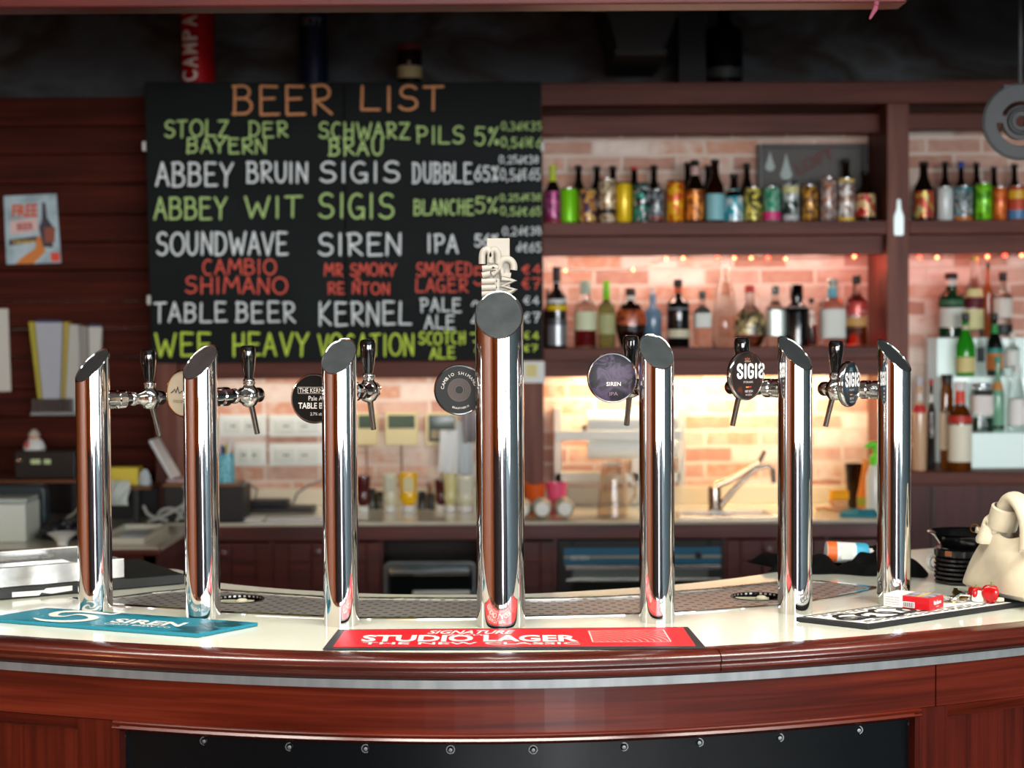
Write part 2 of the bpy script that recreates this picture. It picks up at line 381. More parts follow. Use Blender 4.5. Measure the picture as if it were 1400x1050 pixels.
def portal(loc, rot, sx, sy):
    d = bpy.data.lights.new('window_portal', 'AREA'); d.shape = 'RECTANGLE'; d.size = sx; d.size_y = sy; d.cycles.is_portal = True
    o = bpy.data.objects.new('window_portal', d); COL.objects.link(o); o.location = loc; o.rotation_euler = rot
for (a, b) in wins_f: portal(((a + b) / 2, YF - .05, (Z0 + Z1) / 2), (radians(90), 0, 0), b - a, Z1 - Z0)
portal((1.225, YF - .05, .55), (radians(90), 0, 0), .7, .76)
for (a, b) in wins_r: portal((XR + .05, (a + b) / 2, (Z0 + Z1) / 2), (radians(90), 0, radians(90)), b - a, Z1 - Z0)
# flat ceiling light panels over the drinkers' side of the bar
def panel(x, lab):
    t = thing('ceiling_panel', lab, 'ceiling light', (x, 2.1, HC), group='ceiling light panels above the bar stools')
    f = MB(); f.box((-.62, -.17, -.03), (.62, -.15, 0)); f.box((-.62, .15, -.03), (.62, .17, 0)); f.box((-.62, -.15, -.03), (-.6, .15, 0)); f.box((.6, -.15, -.03), (.62, .15, 0))
    f.build('frame', mat('#d8d8d4', .5), t, world=False)
    MB().box((-.6, -.15, -.018), (.6, .15, -.002)).build('diffuser', mat('#fff3e0', .6, emit=3.0), t, world=False)
    d = bpy.data.lights.new('panel_light', 'AREA'); d.shape = 'RECTANGLE'; d.size = 1.18; d.size_y = .28; d.energy = 20; d.color = (1, .95, .86); d.spread = radians(120)
    o = bpy.data.objects.new('panel_light', d); COL.objects.link(o); o.parent = t; o.location = (0, 0, -.025)
panel(-1.45, 'ceiling light panel above the left end of the bar'); panel(0.0, 'ceiling light panel above the middle of the bar'); panel(1.45, 'ceiling light panel above the right end of the bar')
# gantry fascia over the bar, carried up to the ceiling to shade the wall behind
ze = P(700, 6.5, 3.6).z; xe = P(1240, 6, 3.6).x
struct(MB().box((XL, 3.6, ze), (xe, 3.68, HC)).build('trim_1', noisy('gantry_red', [(0.3, '#4a0c07'), (0.7, '#64130b')], (3, 30, 30), 4, 0.4), bevel=.004))
struct(MB().box((xe, 3.63, ze + .03), (XR, 3.7, HC)).build('trim_light_block', mat('#1c1513', 0.6)))  # unseen extension, added to keep window light off the upper wall at the right
struct(MB().box((XL, 3.7, HC - .02), (XR, YB, HC - .003)).build('ceiling_light_block', mat('#141414', 0.9)))  # unseen black sheet, added to cut light bouncing onto the upper wall

# ------------------------------------------------------------------ warm pendants hanging in the room behind the camera
def pendant(x, y, z, lab):
    t = thing('pendant_lamp', lab, 'lamp', (x, y, z), group='pendant lamps over the tables')
    MB().lathe([(0, -.02), (.05, -.02), (.14, -.1), (.145, -.1), (.06, .0), (.03, .03), (0, .03)], 24).build('lamp_shade', mat('#2a1a10', .4, .3), t, world=False)
    MB().lathe([(0, -.1), (.03, -.085), (.035, -.06), (.02, -.03), (0, -.025)], 16).build('bulb', mat('#ffb060', .5, emit=60.0), t, world=False)
    MB().lathe([(.004, .03), (.004, HC - z)], 8).build('cord', BLACK, t, world=False)
    d = bpy.data.lights.new('pendant_light', 'POINT'); d.energy = 14; d.color = (1, .62, .3); d.shadow_soft_size = .04
    o = bpy.data.objects.new('pendant_light', d); COL.objects.link(o); o.parent = t; o.location = (0, 0, -.14)
pendant(-1.0, -2.3, 2.05, 'dark pendant lamp nearest the street windows')
pendant(-2.3, -1.2, 2.05, 'dark pendant lamp in the middle of the room')
pendant(-2.6, 1.0, 2.05, 'dark pendant lamp by the panelled side wall')

# ------------------------------------------------------------------ bar counter
ZC = 1.10
def pts(lst, z): return [PZ(x, y, z) for x, y in lst]
fp = pts([(0, 868.6), (100, 875.5), (200, 881.5), (300, 886.5), (400, 890), (550, 892.5), (700, 892), (850, 890), (925, 887.5), (1040, 881), (1120, 875), (1200, 868), (1300, 859.5), (1400, 850.4)], ZC)
cf = np.polyfit([p.x for p in fp], [p.y for p in fp], 4); XA, XB = fp[0].x, fp[-1].x
def fy(x):
    if XA <= x <= XB: return float(np.polyval(cf, x))
    e = XA if x < XA else XB; d1 = float(np.polyval(np.polyder(cf), e)); t = x - e
    return float(np.polyval(cf, e)) + d1 * t + .35 * t * t
def front(off, n=72, x0=-1.62, x1=1.62):
    """the curved front edge, moved outward (towards the room) by off"""
    out = []
    for i in range(n + 1):
        x = x0 + (x1 - x0) * i / n; d = (fy(x + .01) - fy(x - .01)) / .02; l = sqrt(1 + d * d)
        out.append(Vector((x + off * d / l, fy(x) - off / l, 0)))
    return out
def sweep(mb, prof, x0=-1.62, x1=1.62, n=72, mi=0, smooth=True):
    """profile of (outward offset, z), closed, swept along the front edge"""
    m = len(prof); cols = [front(o, n, x0, x1) for o, z in prof]
    vs = []
    for i in range(n + 1):
        for j, (o, z) in enumerate(prof): vs.append((cols[j][i].x, cols[j][i].y, z))
    fs = []
    for i in range(n):
        for j in range(m):
            k = (j + 1) % m; fs.append((i * m + j, i * m + k, (i + 1) * m + k, (i + 1) * m + j))
    fs.append(tuple(range(m))); fs.append(tuple(n * m + j for j in reversed(range(m))))
    mb.add(vs, fs, None, mi, smooth); return mb
bp = pts([(220, 777), (253, 787), (303, 797), (400, 806), (520, 812), (650, 813), (740, 811), (875, 803), (980, 793.5), (1062, 782), (1140, 768), (1240, 752)], ZC)
back = [Vector((-1.62, bp[0].y + .12, 0)), Vector((-1.2, bp[0].y + .05, 0))] + [Vector((p.x, p.y, 0)) for p in bp] + [Vector((1.25, bp[-1].y + .12, 0)), Vector((1.62, bp[-1].y + .3, 0))]
def smooth_path(ps, n=6, closed=False):
    """Catmull-Rom through the points"""
    ps = [Vector(p) for p in ps]; out = []; m = len(ps)
    for i in range(m if closed else m - 1):
        p0 = ps[(i - 1) % m] if closed or i > 0 else ps[0] * 2 - ps[1]; p1 = ps[i]; p2 = ps[(i + 1) % m]
        p3 = ps[(i + 2) % m] if closed or i + 2 < m else ps[-1] * 2 - ps[-2]
        for k in range(n):
            t = k / n
            out.append(.5 * ((2 * p1) + (p2 - p0) * t + (2 * p0 - 5 * p1 + 4 * p2 - p3) * t * t + (3 * p1 - p0 - 3 * p2 + p3) * t ** 3))
    if not closed: out.append(ps[-1])
    return out
backs = smooth_path(back, 5)
tf = pts([(94, 818.5), (125, 823.5), (158, 828), (253, 834), (303, 838), (372, 841), (440, 844), (492, 846), (570, 846.5), (650, 845.8), (720, 844), (800, 842), (875, 840), (923, 838), (980, 834), (1062, 828), (1111, 822), (1155, 814), (1196, 805.5)], ZC)
tb = pts([(1196, 803.5), (1150, 798.5), (1111, 795), (1062, 796), (980, 805), (923, 809.5), (875, 814), (800, 817.5), (740, 819), (650, 819), (560, 818.5), (492, 818), (440, 816.5), (380, 812.5), (303, 807.5), (270, 806), (253, 806.5), (205, 811.5), (158, 817.5), (125, 818)], ZC)
tray = [(p.x, p.y) for p in smooth_path(tf, 2)] + [(p.x, p.y) for p in smooth_path(tb, 2)]
cx_ = sum(p[0] for p in tray) / len(tray); cy_ = sum(p[1] for p in tray) / len(tray)
bar = thing('bar_counter', 'curved mahogany bar counter with cream worktop and black riveted kick panel', 'bar counter', (0, 2.8, 0))
f0 = front(0.0)
outline = [(p.x, p.y) for p in f0] + [(p.x, p.y) for p in reversed(backs)]
def shrink(poly, d):
    n = len(poly); out = []
    ar = sum(poly[i][0] * poly[(i + 1) % n][1] - poly[(i + 1) % n][0] * poly[i][1] for i in range(n)); sg = 1 if ar > 0 else -1
    for i in range(n):
        a = Vector(poly[i - 1]); b = Vector(poly[(i + 1) % n]); t = (b - a).normalized(); nn = Vector((-t.y, t.x)) * sg
        out.append((poly[i][0] + nn.x * d, poly[i][1] + nn.y * d))
    return out
MB().plate([outline, tray], ZC - .03, ZC).build('worktop', CREAM, bar)
rim = sweep(MB(), [(0.0005, ZC - .03), (.0005, ZC + .0015), (.034, ZC + .0012), (.043, ZC - .002), (.048, ZC - .008), (.049, ZC - .013), (.0455, ZC - .018), (.0455, ZC - .0205), (.0475, ZC - .024), (.044, ZC - .030), (.034, ZC - .034)])
rim.build('rim', RIMW, bar)
sweep(MB(), [(.0, ZC - .048), (.0, ZC - .0345), (.037, ZC - .0345), (.037, ZC - .0475)], smooth=False).build('metal_strip', noisy('strip_metal', [(0.3, '#6e7272'), (0.7, '#828584')], (40, 40, 6), 3, 0.4, .3), bar)
zp1 = ZC - .117
sweep(MB(), [(.0, zp1 - .02), (.0, ZC - .048), (.031, ZC - .0485), (.031, zp1)], smooth=False).build('apron', MAHOG, bar)
kx0, kx1 = PZ(157, 995, .99).x, PZ(1262, 985, .99).x
sweep(MB(), [(.0, zp1 - .017), (.0, zp1), (.031, zp1), (.036, zp1 - .003), (.034, zp1 - .007), (.038, zp1 - .011), (.03, zp1 - .017)], x0=kx0 - .012, x1=kx1 + .012).build('moulding', MAHOG, bar)
sweep(MB(), [(.0, .05), (.0, zp1 - .017), (.017, zp1 - .017), (.017, .05)], x0=kx0, x1=kx1, smooth=False).build('kick_panel', mat('#06090b', .22, spec=.3), bar)
for (a, b, nm) in ((kx0 - .014, kx0, 'moulding'), (kx1, kx1 + .007, 'moulding'), (kx1 + .0075, kx1 + .014, 'moulding')):
    sweep(MB(), [(.0, .05), (.0, zp1 - .004), (.03, zp1 - .004), (.036, zp1 - .008), (.03, .05)], x0=a, x1=b, n=4).build(nm, MAHOGV, bar)
for (a, b) in ((kx0 - .075, kx0 - .014), (kx1 + .014, kx1 + .062)):
    sweep(MB(), [(.0, .05), (.0, zp1 - .001), (.03, zp1 - .001), (.03, .05)], x0=a, x1=b, n=6, smooth=False).build('stile', MAHOGV, bar)
for (a, b) in ((-1.6, kx0 - .075), (kx1 + .062, 1.6)):
    sweep(MB(), [(.0, .05), (.0, zp1 - .001), (.021, zp1 - .001), (.021, .05)], x0=a, x1=b, n=16, smooth=False).build('side_panel', MAHOGV, bar)
    sweep(MB(), [(.0, zp1 - .022), (.0, zp1 - .001), (.028, zp1 - .001), (.026, zp1 - .014), (.021, zp1 - .022)], x0=a, x1=b, n=16).build('moulding', MAHOG, bar)
# plank joints in the apron and the rim
for px, py, z0, z1, off in ((1299, 935, zp1, ZC - .049, .0312), (958, 905, ZC - .034, ZC + .001, .0462)):
    q = PZ(px, py, 1.04); 
    xx = q.x * .985
    a = front(off + .0006, 2, xx - .0008, xx + .0008); 
    if z1 < ZC: MB().box((a[0].x, a[1].y - .0004, z0), (a[2].x, a[1].y + .004, z1)).build('joint', mat('#120402', .95, spec=.05), bar)
    else: sweep(MB(), [(.03, ZC - .033), (.02, ZC + .0018), (.034, ZC + .0016), (.0435, ZC - .0018), (.0485, ZC - .008), (.0495, ZC - .013), (.046, ZC - .018), (.046, ZC - .0205), (.048, ZC - .024), (.0445, ZC - .03)], x0=xx - .0007, x1=xx + .0007, n=1).build('joint', mat('#120402', .95, spec=.05), bar)
for sx, sy in ((168, 1006), (279, 1013), (396, 1021), (500, 1023.5), (616, 1025), (729, 1025), (853, 1021), (956, 1015), (1066, 1008.5), (1174, 998), (1244, 989.5)):
    yq = 2.62
    for _ in range(6):
        q = P(sx, sy, yq); yq = fy(q.x) - .0175
    q = P(sx, sy, yq)
    MB().lathe([(0, .0045), (.003, .0042), (.0048, .0025), (.0055, 0), (.007, 0), (.007, -.002)], 14, T(q) @ RX(pi / 2)).build('screw', mat('#5f6262', .35, 1.0), bar)

# drip tray let into the worktop
dt = thing('drip_tray', 'long curved stainless drip tray with perforated grate let into the worktop', 'drip tray', (cx_, cy_, ZC))
inner = shrink(tray, .009)
MB().plate([shrink(tray, -.004), inner], ZC - .001, ZC + .0025).build('rim', CHROME2, dt, bevel=.001)
GM, nt_, b_ = base_mat('perforated_steel'); L_ = nt_.links.new
tc = nod(nt_, 'ShaderNodeTexCoord'); br = nod(nt_, 'ShaderNodeTexBrick'); br.inputs['Scale'].default_value = 1; br.inputs['Brick Width'].default_value = .024; br.inputs['Row Height'].default_value = .022
br.inputs['Mortar Size'].default_value = .0082; br.inputs['Mortar Smooth'].default_value = .15; L_(tc.outputs['Object'], br.inputs['Vector'])
mxm = nod(nt_, 'ShaderNodeMixRGB'); mxm.inputs[1].default_value = lin('#15110f'); mxm.inputs[2].default_value = lin('#d3d0cb'); L_(br.outputs['Fac'], mxm.inputs[0]); L_(mxm.outputs[0], b_.inputs['Base Color'])
L_(br.outputs['Fac'], b_.inputs['Metallic']); b_.inputs['Roughness'].default_value = .48
wells = []
for (wx, wy) in ((325.5, 819), (1034.8, 815.2)):
    c = PZ(wx, wy, ZC); wells.append(c)
def circ(c, r, n=32): return [(c.x + r * cos(2 * pi * i / n), c.y + r * sin(2 * pi * i / n)) for i in range(n)]
MB().plate([inner] + [circ(c, .048) for c in wells], ZC - .004, ZC - .0005).build('grate', GM, dt)
MB().plate([inner], ZC - .028, ZC - .026).build('pan', mat('#6b6a66', .3, 1.0), dt)
for c in wells:
    wl = MB().lathe([(.048, -.026), (.048, .0008), (.0495, .0008), (.0495, -.026)], 32, T(c.x, c.y, ZC)).build('drain_well', mat('#1a1a1a', .3, .8), dt)
    MB().lathe([(0, -.025), (.045, -.025), (.045, -.0235), (0, -.0235)], 28, T(c.x, c.y, ZC)).build('well_floor', BLACK, dt)
    MB().box((-.032, -.006, -.02), (.03, .004, -.006), T(c.x - .004, c.y + .026, ZC) @ RZ(-.1)).build('strainer', mat('#c9c6a8', .4), dt)
    MB().lathe([(0, -.02), (.011, -.02), (.011, -.002), (.007, .001), (0, .001)], 16, T(c.x + .008, c.y - .002, ZC)).build('plug', mat('#cfcbb0', .4), dt)

# ------------------------------------------------------------------ taps
BLK = mat('#050505', 0.1, coat=0.8)
def tap(cx, yb, topmid, R, yaw, label, badge, kind='lever'):
    c = PZ(cx, yb, ZC); th = radians(yaw); inw = Vector((sin(th), cos(th), 0))
    root = thing('beer_tap', label, 'beer tap', (c.x, c.y, ZC), -th, group='chrome beer taps along the bar')
    H = P(cx, topmid, c.y).z - ZC
    n = 56; vs = []; fs = []
    rings = [(R * 1.0, lambda y: .0), (R, lambda y: H + y), ]
    for r, zf in rings:
        for i in range(n):
            t = 2 * pi * i / n; x = r * sin(t); y = -r * cos(t); vs.append((x, y, zf(y)))
    for i in range(n):
        j = (i + 1) % n; fs.append((i, j, n + j, n + i))
    fs.append(tuple(reversed(range(n))))
    MB().add(vs, fs, None, 0, True).build('column', CHROME, root, world=False)
    vs = []; fs = []
    for r, dz in ((R, 0), (R * .985, .0012), (R * .95, .0008), (R * .93, -.0002)):
        for i in range(n):
            t = 2 * pi * i / n; x = r * sin(t); y = -r * cos(t); vs.append((x, y - dz * .7, H + y + dz * .7))
    for k in range(3):
        for i in range(n):
            j = (i + 1) % n; fs.append((k * n + i, k * n + j, (k + 1) * n + j, (k + 1) * n + i))
    MB().add(vs, fs, None, 0, True).build('top_ring', CHROME2, root, world=False)
    MB().add(vs[3 * n:], [tuple(range(n))]).build('top_plate', PLATE, root, world=False)
    # tap body
    zs = H - .062 if R < .035 else H - .135
    y0 = R * .95
    Mx = T(0, y0, zs) @ RX(-pi / 2)
    MB().lathe([(.017, -.004), (.017, .012), (.0145, .014), (.0145, .02), (.017, .022), (.017, .036), (.013, .04), (.012, .05), (.0135, .052), (.0135, .058), (.011, .06), (.011, .07), (.0145, .076), (.0145, .084)], 24, Mx).build('shank', CHROME, root, world=False)
    yt = y0 + .094
    MB().lathe([(0, -.021), (.006, -.021), (.012, -.018), (.0175, -.009), (.0185, 0), (.0165, .009), (.012, .014), (.0095, .018), (.011, .021), (.011, .027), (.0085, .03), (0, .03)], 24, T(0, yt, zs)).build('tap_body', CHROME, root, world=False)
    MB().lathe([(.0, -.012), (.011, -.012), (.0135, -.004), (.0135, .012), (.009, .018), (.0, .018)], 20, T(0, yt + .014, zs) @ RX(-pi / 2)).build('cap_nut', CHROME, root, world=False)
    MB().tube([(0, yt + .004, zs - .014), (0, yt + .009, zs - .03), (0, yt + .02, zs - .07)], [.0058, .0052, .005], 14).build('spout', mat('#8d857c', .18, 1.0), root, world=False)
    if kind == 'lever':
        MB().lathe([(0, .028), (.0075, .028), (.0085, .034), (.0115, .052), (.0138, .068), (.0142, .082), (.0125, .0875), (.009, .0895), (0, .0895)], 24, T(0, yt, zs) @ RX(.03)).build('handle', BLK, root, world=False)
    bx, by, byaw, face, rb = badge
    yb_ = c.y + .048 * cos(th) + .074 * sin(th); bw = P(bx, by, yb_)
    bl = root.matrix_basis.inverted() if False else (RZ(th) @ T(-c.x, -c.y, -ZC)); bpos = bl @ bw
    D = T(bpos) @ RZ(radians(yaw - byaw)) @ RX(pi / 2)
    cup = MB().lathe([(0, -.012), (rb * .6, -.012), (rb * .95, -.006), (rb, -.002), (rb, .003), (rb * .97, .0055), (rb * .93, .0058), (rb * .915, .004)], 44, D).build('badge', CHROME2 if face != 'gold' else mat('#c08a58', .15, 1.0), root, world=False)
    MB().tube([(bpos.x * .55, y0 + .03, zs), (bpos.x * .75, bpos.y + .008, (zs + bpos.z) / 2), (bpos.x, bpos.y + .006, bpos.z)], .006, 10).build('badge_arm', CHROME, root, world=False)
    rf = rb * .918; Df = D @ T(0, 0, .0042)
    def disc(m, dome=.0):
        m.node_tree.nodes['Principled BSDF'].inputs['Specular IOR Level'].default_value = .2
        MB().lathe([(rf, 0), (rf * .8, dome * .5), (rf * .4, dome * .9), (0, dome)], 44, Df).build('badge_face', m, cup, world=False)
    def let(items, m):
        mb = MB()
        for (t, x, y, wd, h, *sh) in items:
            ptext(mb, t, Df @ T(x * rf, y * rf, .0006) , wd * rf if wd else None, h * rf, *(sh or ()), center=True)
        o = mb.build('lettering', m, cup, world=False); return o
    WL = mat('#cfcac2', .5); GR = mat('#9d968e', .5)
    if face == 'kernel':
        disc(mat('#070707', .45, spec=.25))
        let([('THE KERNEL', -.03, .36, 1.3, .2), ('Pale Ale', .14, .02, .8, .2), ('TABLE BEER', .07, -.3, 1.6, .26, 0, .02), ('2.7% abv', .12, -.66, .62, .13)], WL)
        fr = MB()
        for a, b in (((-.74, .23), (.68, .23)), ((.68, .23), (.68, .5)), ((.68, .5), (-.74, .5)), ((-.74, .5), (-.74, .23))): ribbon(fr, [(a[0] * rf, a[1] * rf), (b[0] * rf, b[1] * rf)], .0004, Df)
        fr.build('lettering', GR, cup, world=False)
    elif face == 'shimano':
        disc(mat('#080806', .4, spec=.25))
        mb = MB(); s = 'CAMBIO SHIMANO'
        for i, ch in enumerate(s):
            if ch == ' ': continue
            a = radians(172 - i * 152 / (len(s) - 1)); M2 = Df @ T(.72 * rf * cos(a), .72 * rf * sin(a), .0006) @ RZ(a - pi / 2)
            ptext(mb, ch, M2, None, .13 * rf, center=True)
        s = 'BRAUFFABRIK'
        for i, ch in enumerate(s):
            a = radians(-110 + i * 50 / (len(s) - 1)); M2 = Df @ T(.78 * rf * cos(a), .78 * rf * sin(a), .0006) @ RZ(a + pi / 2)
            ptext(mb, ch, M2, None, .08 * rf, center=True)
        mb.build('lettering', mat('#cfc9bd', .5), cup, world=False)
        mb = MB()
        for rr, nn, ln in ((.17, 26, .05), (.25, 34, .07), (.34, 40, .07), (.43, 46, .07)):
            for i in range(nn):
                a = 2 * pi * i / nn + rr * 9
                ribbon(mb, [(rr * rf * cos(a), rr * rf * sin(a)), ((rr + ln) * rf * cos(a + .16), (rr + ln) * rf * sin(a + .16))], .00026, Df, seg=4)
        mb.build('emblem', mat('#7d6a60', .5), cup, world=False)
    elif face == 'siren':
        disc(noisy('siren_face', [(.3, '#060407'), (.47, '#150f19'), (.6, '#41354a'), (.75, '#0f0a12')], (38, 38, 38), 6, .38, 0, .0, distort=1.2), .003)
        Df = D @ T(0, 0, .0072); let([('SIREN', .04, -.26, .62, .17, 0, .01)], WL); let([('IPA', .04, -.68, .36, .15)], mat('#7a5d6c', .5))
    elif face in ('brown', 'blue'):
        bgc = ('#1c0f0c', '#0d1820')[face == 'blue']
        disc(noisy(face + '_face', [(.35, bgc), (.6, bgc), (.72, ('#4d2010', '#16455a')[face == 'blue'])], (60, 60, 60), 4, .5, 0, .0))
        mb = MB(); x = -.62
        for ch, wd in (('S', .3), ('I', .1), ('G', .3), ('I', .1), ('Z', .3)):
            if ch == 'I': st = [[(.5, 0), (.5, 1)]]
            elif ch == 'G': st = [[(.95, .78)] + arc(.5, .8, .45, .2, 0, 180, 8) + arc(.5, .2, .45, .2, 180, 360, 8) + [(.95, .45), (.6, .45)]]
            else:
                st = [[(.95, .74)] + arc(.5, .82, .45, .18, 0, 180, 8) + [(.05, .66), (.95, .34)] + arc(.5, .18, .45, .18, 360, 180, 8) + [(.05, .26)]]
                if ch == 'Z': st = [[(1 - a, b) for a, b in st[0]]]
            for q in st: ribbon(mb, [((x + a * wd) * rf, (-.08 + b * .56) * rf) for a, b in q], .062 * rf, Df)
            x += wd + .145
        mb.build('lettering', mat('#f2eee8', .5), cup, world=False)
        let([('FIT FOR A KING', .05, -.28, .6, .09), (('ABBEY BRUIN', 'ABBEY WIT')[face == 'blue'], .08, -.68, .5, .1), ('Alc 6.5% Vol', .08, -.83, .42, .08), ('THE STORY OF', 0, .62, .38, .055)], WL)
        mb = MB(); ribbon(mb, [(-.15 * rf, .76 * rf), (-.1 * rf, .68 * rf), (.1 * rf, .68 * rf), (.15 * rf, .76 * rf), (.06 * rf, .72 * rf), (0, .78 * rf), (-.06 * rf, .72 * rf), (-.15 * rf, .76 * rf)], .0006, Df)
        mb.build('emblem', mat(('#8a4a20', '#2f7f96')[face == 'blue'], .4), cup, world=False)
        mb = MB(); ribbon(mb, [(-.08 * rf, -.5 * rf), (.08 * rf, -.5 * rf)], .0009, Df); mb.build('stripe', mat('#d8912a', .4), cup, world=False)
        mb = MB(); ribbon(mb, [(.1 * rf, -.5 * rf), (.24 * rf, -.49 * rf)], .0009, Df); mb.build('stripe', mat('#b4262a', .4), cup, world=False)
    elif face == 'gold':
        disc(mat('#a89c88', .5))
        mb = MB(); ribbon(mb, [(-.75 * rf, .02 * rf), (-.6 * rf, .1 * rf), (-.5 * rf, .2 * rf), (-.42 * rf, .02 * rf), (-.3 * rf, .3 * rf), (-.2 * rf, 0), (-.05 * rf, .1 * rf), (.3 * rf, .05 * rf), (.6 * rf, .12 * rf)], .0009, Df); mb.build('lettering', mat('#2a201a', .5), cup, world=False)
        let([('STOLZ DER BAYERN', 0, -.36, 1.2, .12)], mat('#3a2c22', .5))
    else: disc(mat('#1a1512', .3))
    return root, c, H, yt, zs
TAPS = [
 (131, 837, 499.5, .03, 42, 'chrome beer tap with black lever, at the left end behind the teal bar mat', (114, 536, 66, 'plain', .040)),
 (278, 845, 495, .03, 34, 'chrome beer tap with cream copper-rimmed badge half hidden behind its column', (252, 538, 36, 'gold', .0425)),
 (467, 853.5, 487, .03, 19, 'chrome beer tap with black THE KERNEL TABLE BEER badge', (431, 545, 12, 'kernel', .0435)),
 (685, 855, 430.5, .0407, 0, 'tallest and thickest chrome beer tap, with CAMBIO SHIMANO badge and white block letter handle', (628, 533, 0, 'shimano', .0435)),
 (898.5, 849, 481, .03, -17, 'chrome beer tap with purple SIREN IPA badge', (837, 516.5, -3, 'siren', .0435)),
 (1087, 837, 483, .03, -42, 'chrome beer tap with brown SIGIS badge', (1019, 513.5, -40, 'brown', .0435)),
 (1222, 824.5, 486.5, .03, -48, 'chrome beer tap with blue SIGIS badge, furthest right', (1160, 525, -56, 'blue', .0415)),
]
for t in TAPS:
    r, c, H, yt, zs = tap(*t, kind='block' if t[4] == 0 else 'lever')
    if t[4] == 0:
        zt2 = P(685, 326, c.y + yt).z - ZC; zb2 = zs + .026; cm = mat('#9d978c', .5)
        s = (P(707, 400, c.y + yt).x - P(663, 400, c.y + yt).x)
        hb = MB().box((-.022, yt - .008, zb2), (.0185, yt + .012, zt2)).build('handle', cm, r, bevel=.0015, world=False)
        mb = MB()
        def st(pl, rad=.0072):
            for q in pl: mb.tube([(x, yt - .012, z) for x, z in q], rad, 10)
        zz = zt2 - .021
        st([arc(-.0225, zz - .012, .0075, .013, 0, 180, 8) + [(-.030, zz - .024)], arc(-.0085, zz - .012, .0070, .013, 0, 180, 8) + [(-.0155, zz - .022)], [(-.0015, zz - .012), (-.0015, zz - .024)]], .0062)
        st([[(-.030, zz - .032), (-.002, zz - .030)], [(-.030, zz - .044), (-.016, zz - .041)], [(-.012, zz - .030), (-.003, zz - .036), (-.012, zz - .043)]], .0058)
        st([[(-.031, zz - .055), (-.004, zz - .054)], [(-.031, zz - .066), (-.004, zz - .065)], [(-.031, zz - .077), (-.004, zz - .076)], [(-.004, zz - .05), (-.004, zz - .08)]], .0058)
        st([arc(.013, zz - .03, .0125, .014, -20, 200, 12), [(.004, zz - .032), (.006, zz - .044), (.02, zz - .046)]], .0065)
        st([[(.004, zz - .05), (.025, zz - .054), (.005, zz - .063), (.026, zz - .069), (.006, zz - .08)], [(.003, zz - .092), (.025, zz - .09)]], .0065)
        mb.build('block_letters', cm, r, world=False)
# ------------------------------------------------------------------ back bar shelving
YS = 5.78
sh = thing('back_bar_shelving', 'dark red-brown timber back bar shelving against the brick wall', 'shelving', (0, YS + .15, 0))
def spx(x, y, Y=YS): return P(x, y, Y)
kz0 = P(700, 713, 5.55).z + .0005; kl0 = P(1320, 645, 5.5).z + .0005
xr = 2.2; z0b = 0.95
zT, zT2 = spx(960, 112).z, spx(960, 143).z
MB().box((spx(212, 112).x, YS, zT2), (xr, YB - .004, zT)).build('top_beam', SHELFW, sh, bevel=.004)
zi0, zi1 = P(960, 157, YS + .12).z, P(960, 183, YS + .12).z
zB0, zB1 = spx(960, 303).z, spx(960, 321.5).z
zf0, zf1 = P(960, 327, YS + .06).z, P(960, 349.5, YS + .06).z
zS0, zS1 = spx(960, 475).z, spx(960, 492).z
zs0, zs1 = P(960, 494, YS + .05).z, P(960, 514.5, YS + .05).z
xa, xb = spx(742, 300).x, spx(1213, 300).x; xc = spx(1243, 300).x; xl0, xl1 = spx(212, 560).x, spx(242, 560).x; xm0 = spx(706, 560).x
MB().box((xa, YS + .12, zi1), (xb, YS + .15, zi0)).build('top_rail', SHELFW, sh, bevel=.003)
MB().box((xc, YS + .12, zi1 + .01), (xr, YS + .15, zi0)).build('top_rail', SHELFW, sh, bevel=.003)
for (a, b, zlo) in ((xl0, xl1, kz0), (xm0, xa, kz0), (xb, xc, kl0)):
    MB().box((a, YS, zlo), (b, YB - .006, zT2)).build('post', SHELFV, sh, bevel=.003)
for (a, b) in ((xa, xb), (xc, xr)):
    MB().box((a, YS, zB1), (b, YB - .006, zB0)).build('shelf_board', SHELFW, sh, bevel=.003)
    MB().box((a, YS + .06, zf1), (b, YS + .085, zB1)).build('shelf_rail', SHELFW, sh, bevel=.002)
for (a, b) in ((xa, xb), (xl1, xm0)):
    MB().box((a, YS, zS1), (b, YB - .006, zS0)).build('shelf_board', SHELFW, sh, bevel=.003)
    MB().box((a, YS + .05, zs1), (b, YS + .075, zS1)).build('shelf_rail', SHELFW, sh, bevel=.002)

# LED strip under the spirits shelf (warm light on the sink wall)
led = thing('led_strip', 'bright warm light strip under the spirits shelf above the sink', 'light', ((xa + xb) / 2, 5.99, zs1))
MB().box((xa + .05, 5.975, zs1 + .004), (xb - .04, 6.0, zs1 + .016)).build('strip', mat('#ffd9a0', .5, emit=14.0), led)
d = bpy.data.lights.new('led_light', 'AREA'); d.shape = 'RECTANGLE'; d.size = xb - xa - .2; d.size_y = .03; d.energy = 5.2; d.color = (1, .72, .42)
o = bpy.data.objects.new('led_light', d); COL.objects.link(o); o.location = ((xa + xb) / 2, 5.985, zs1); o.rotation_euler = (radians(18), 0, 0)

led = thing('led_strip', 'added light strip, out of view under the shelf below the chalkboard', 'light', ((xl1 + xm0) / 2, 5.99, zs1))  # unseen strip, added to brighten the brick below the chalkboard
MB().box((xl1 + .04, 5.975, zs1 + .004), (xm0 - .04, 6.0, zs1 + .016)).build('strip', mat('#fff0e0', .5, emit=2.5), led)
d = bpy.data.lights.new('led_light', 'AREA'); d.shape = 'RECTANGLE'; d.size = xm0 - xl1 - .1; d.size_y = .03; d.energy = .8; d.color = (1, .9, .78)
o = bpy.data.objects.new('led_light', d); COL.objects.link(o); o.location = ((xl1 + xm0) / 2, 5.95, zs1 - .002); o.rotation_euler = (radians(12), 0, 0)
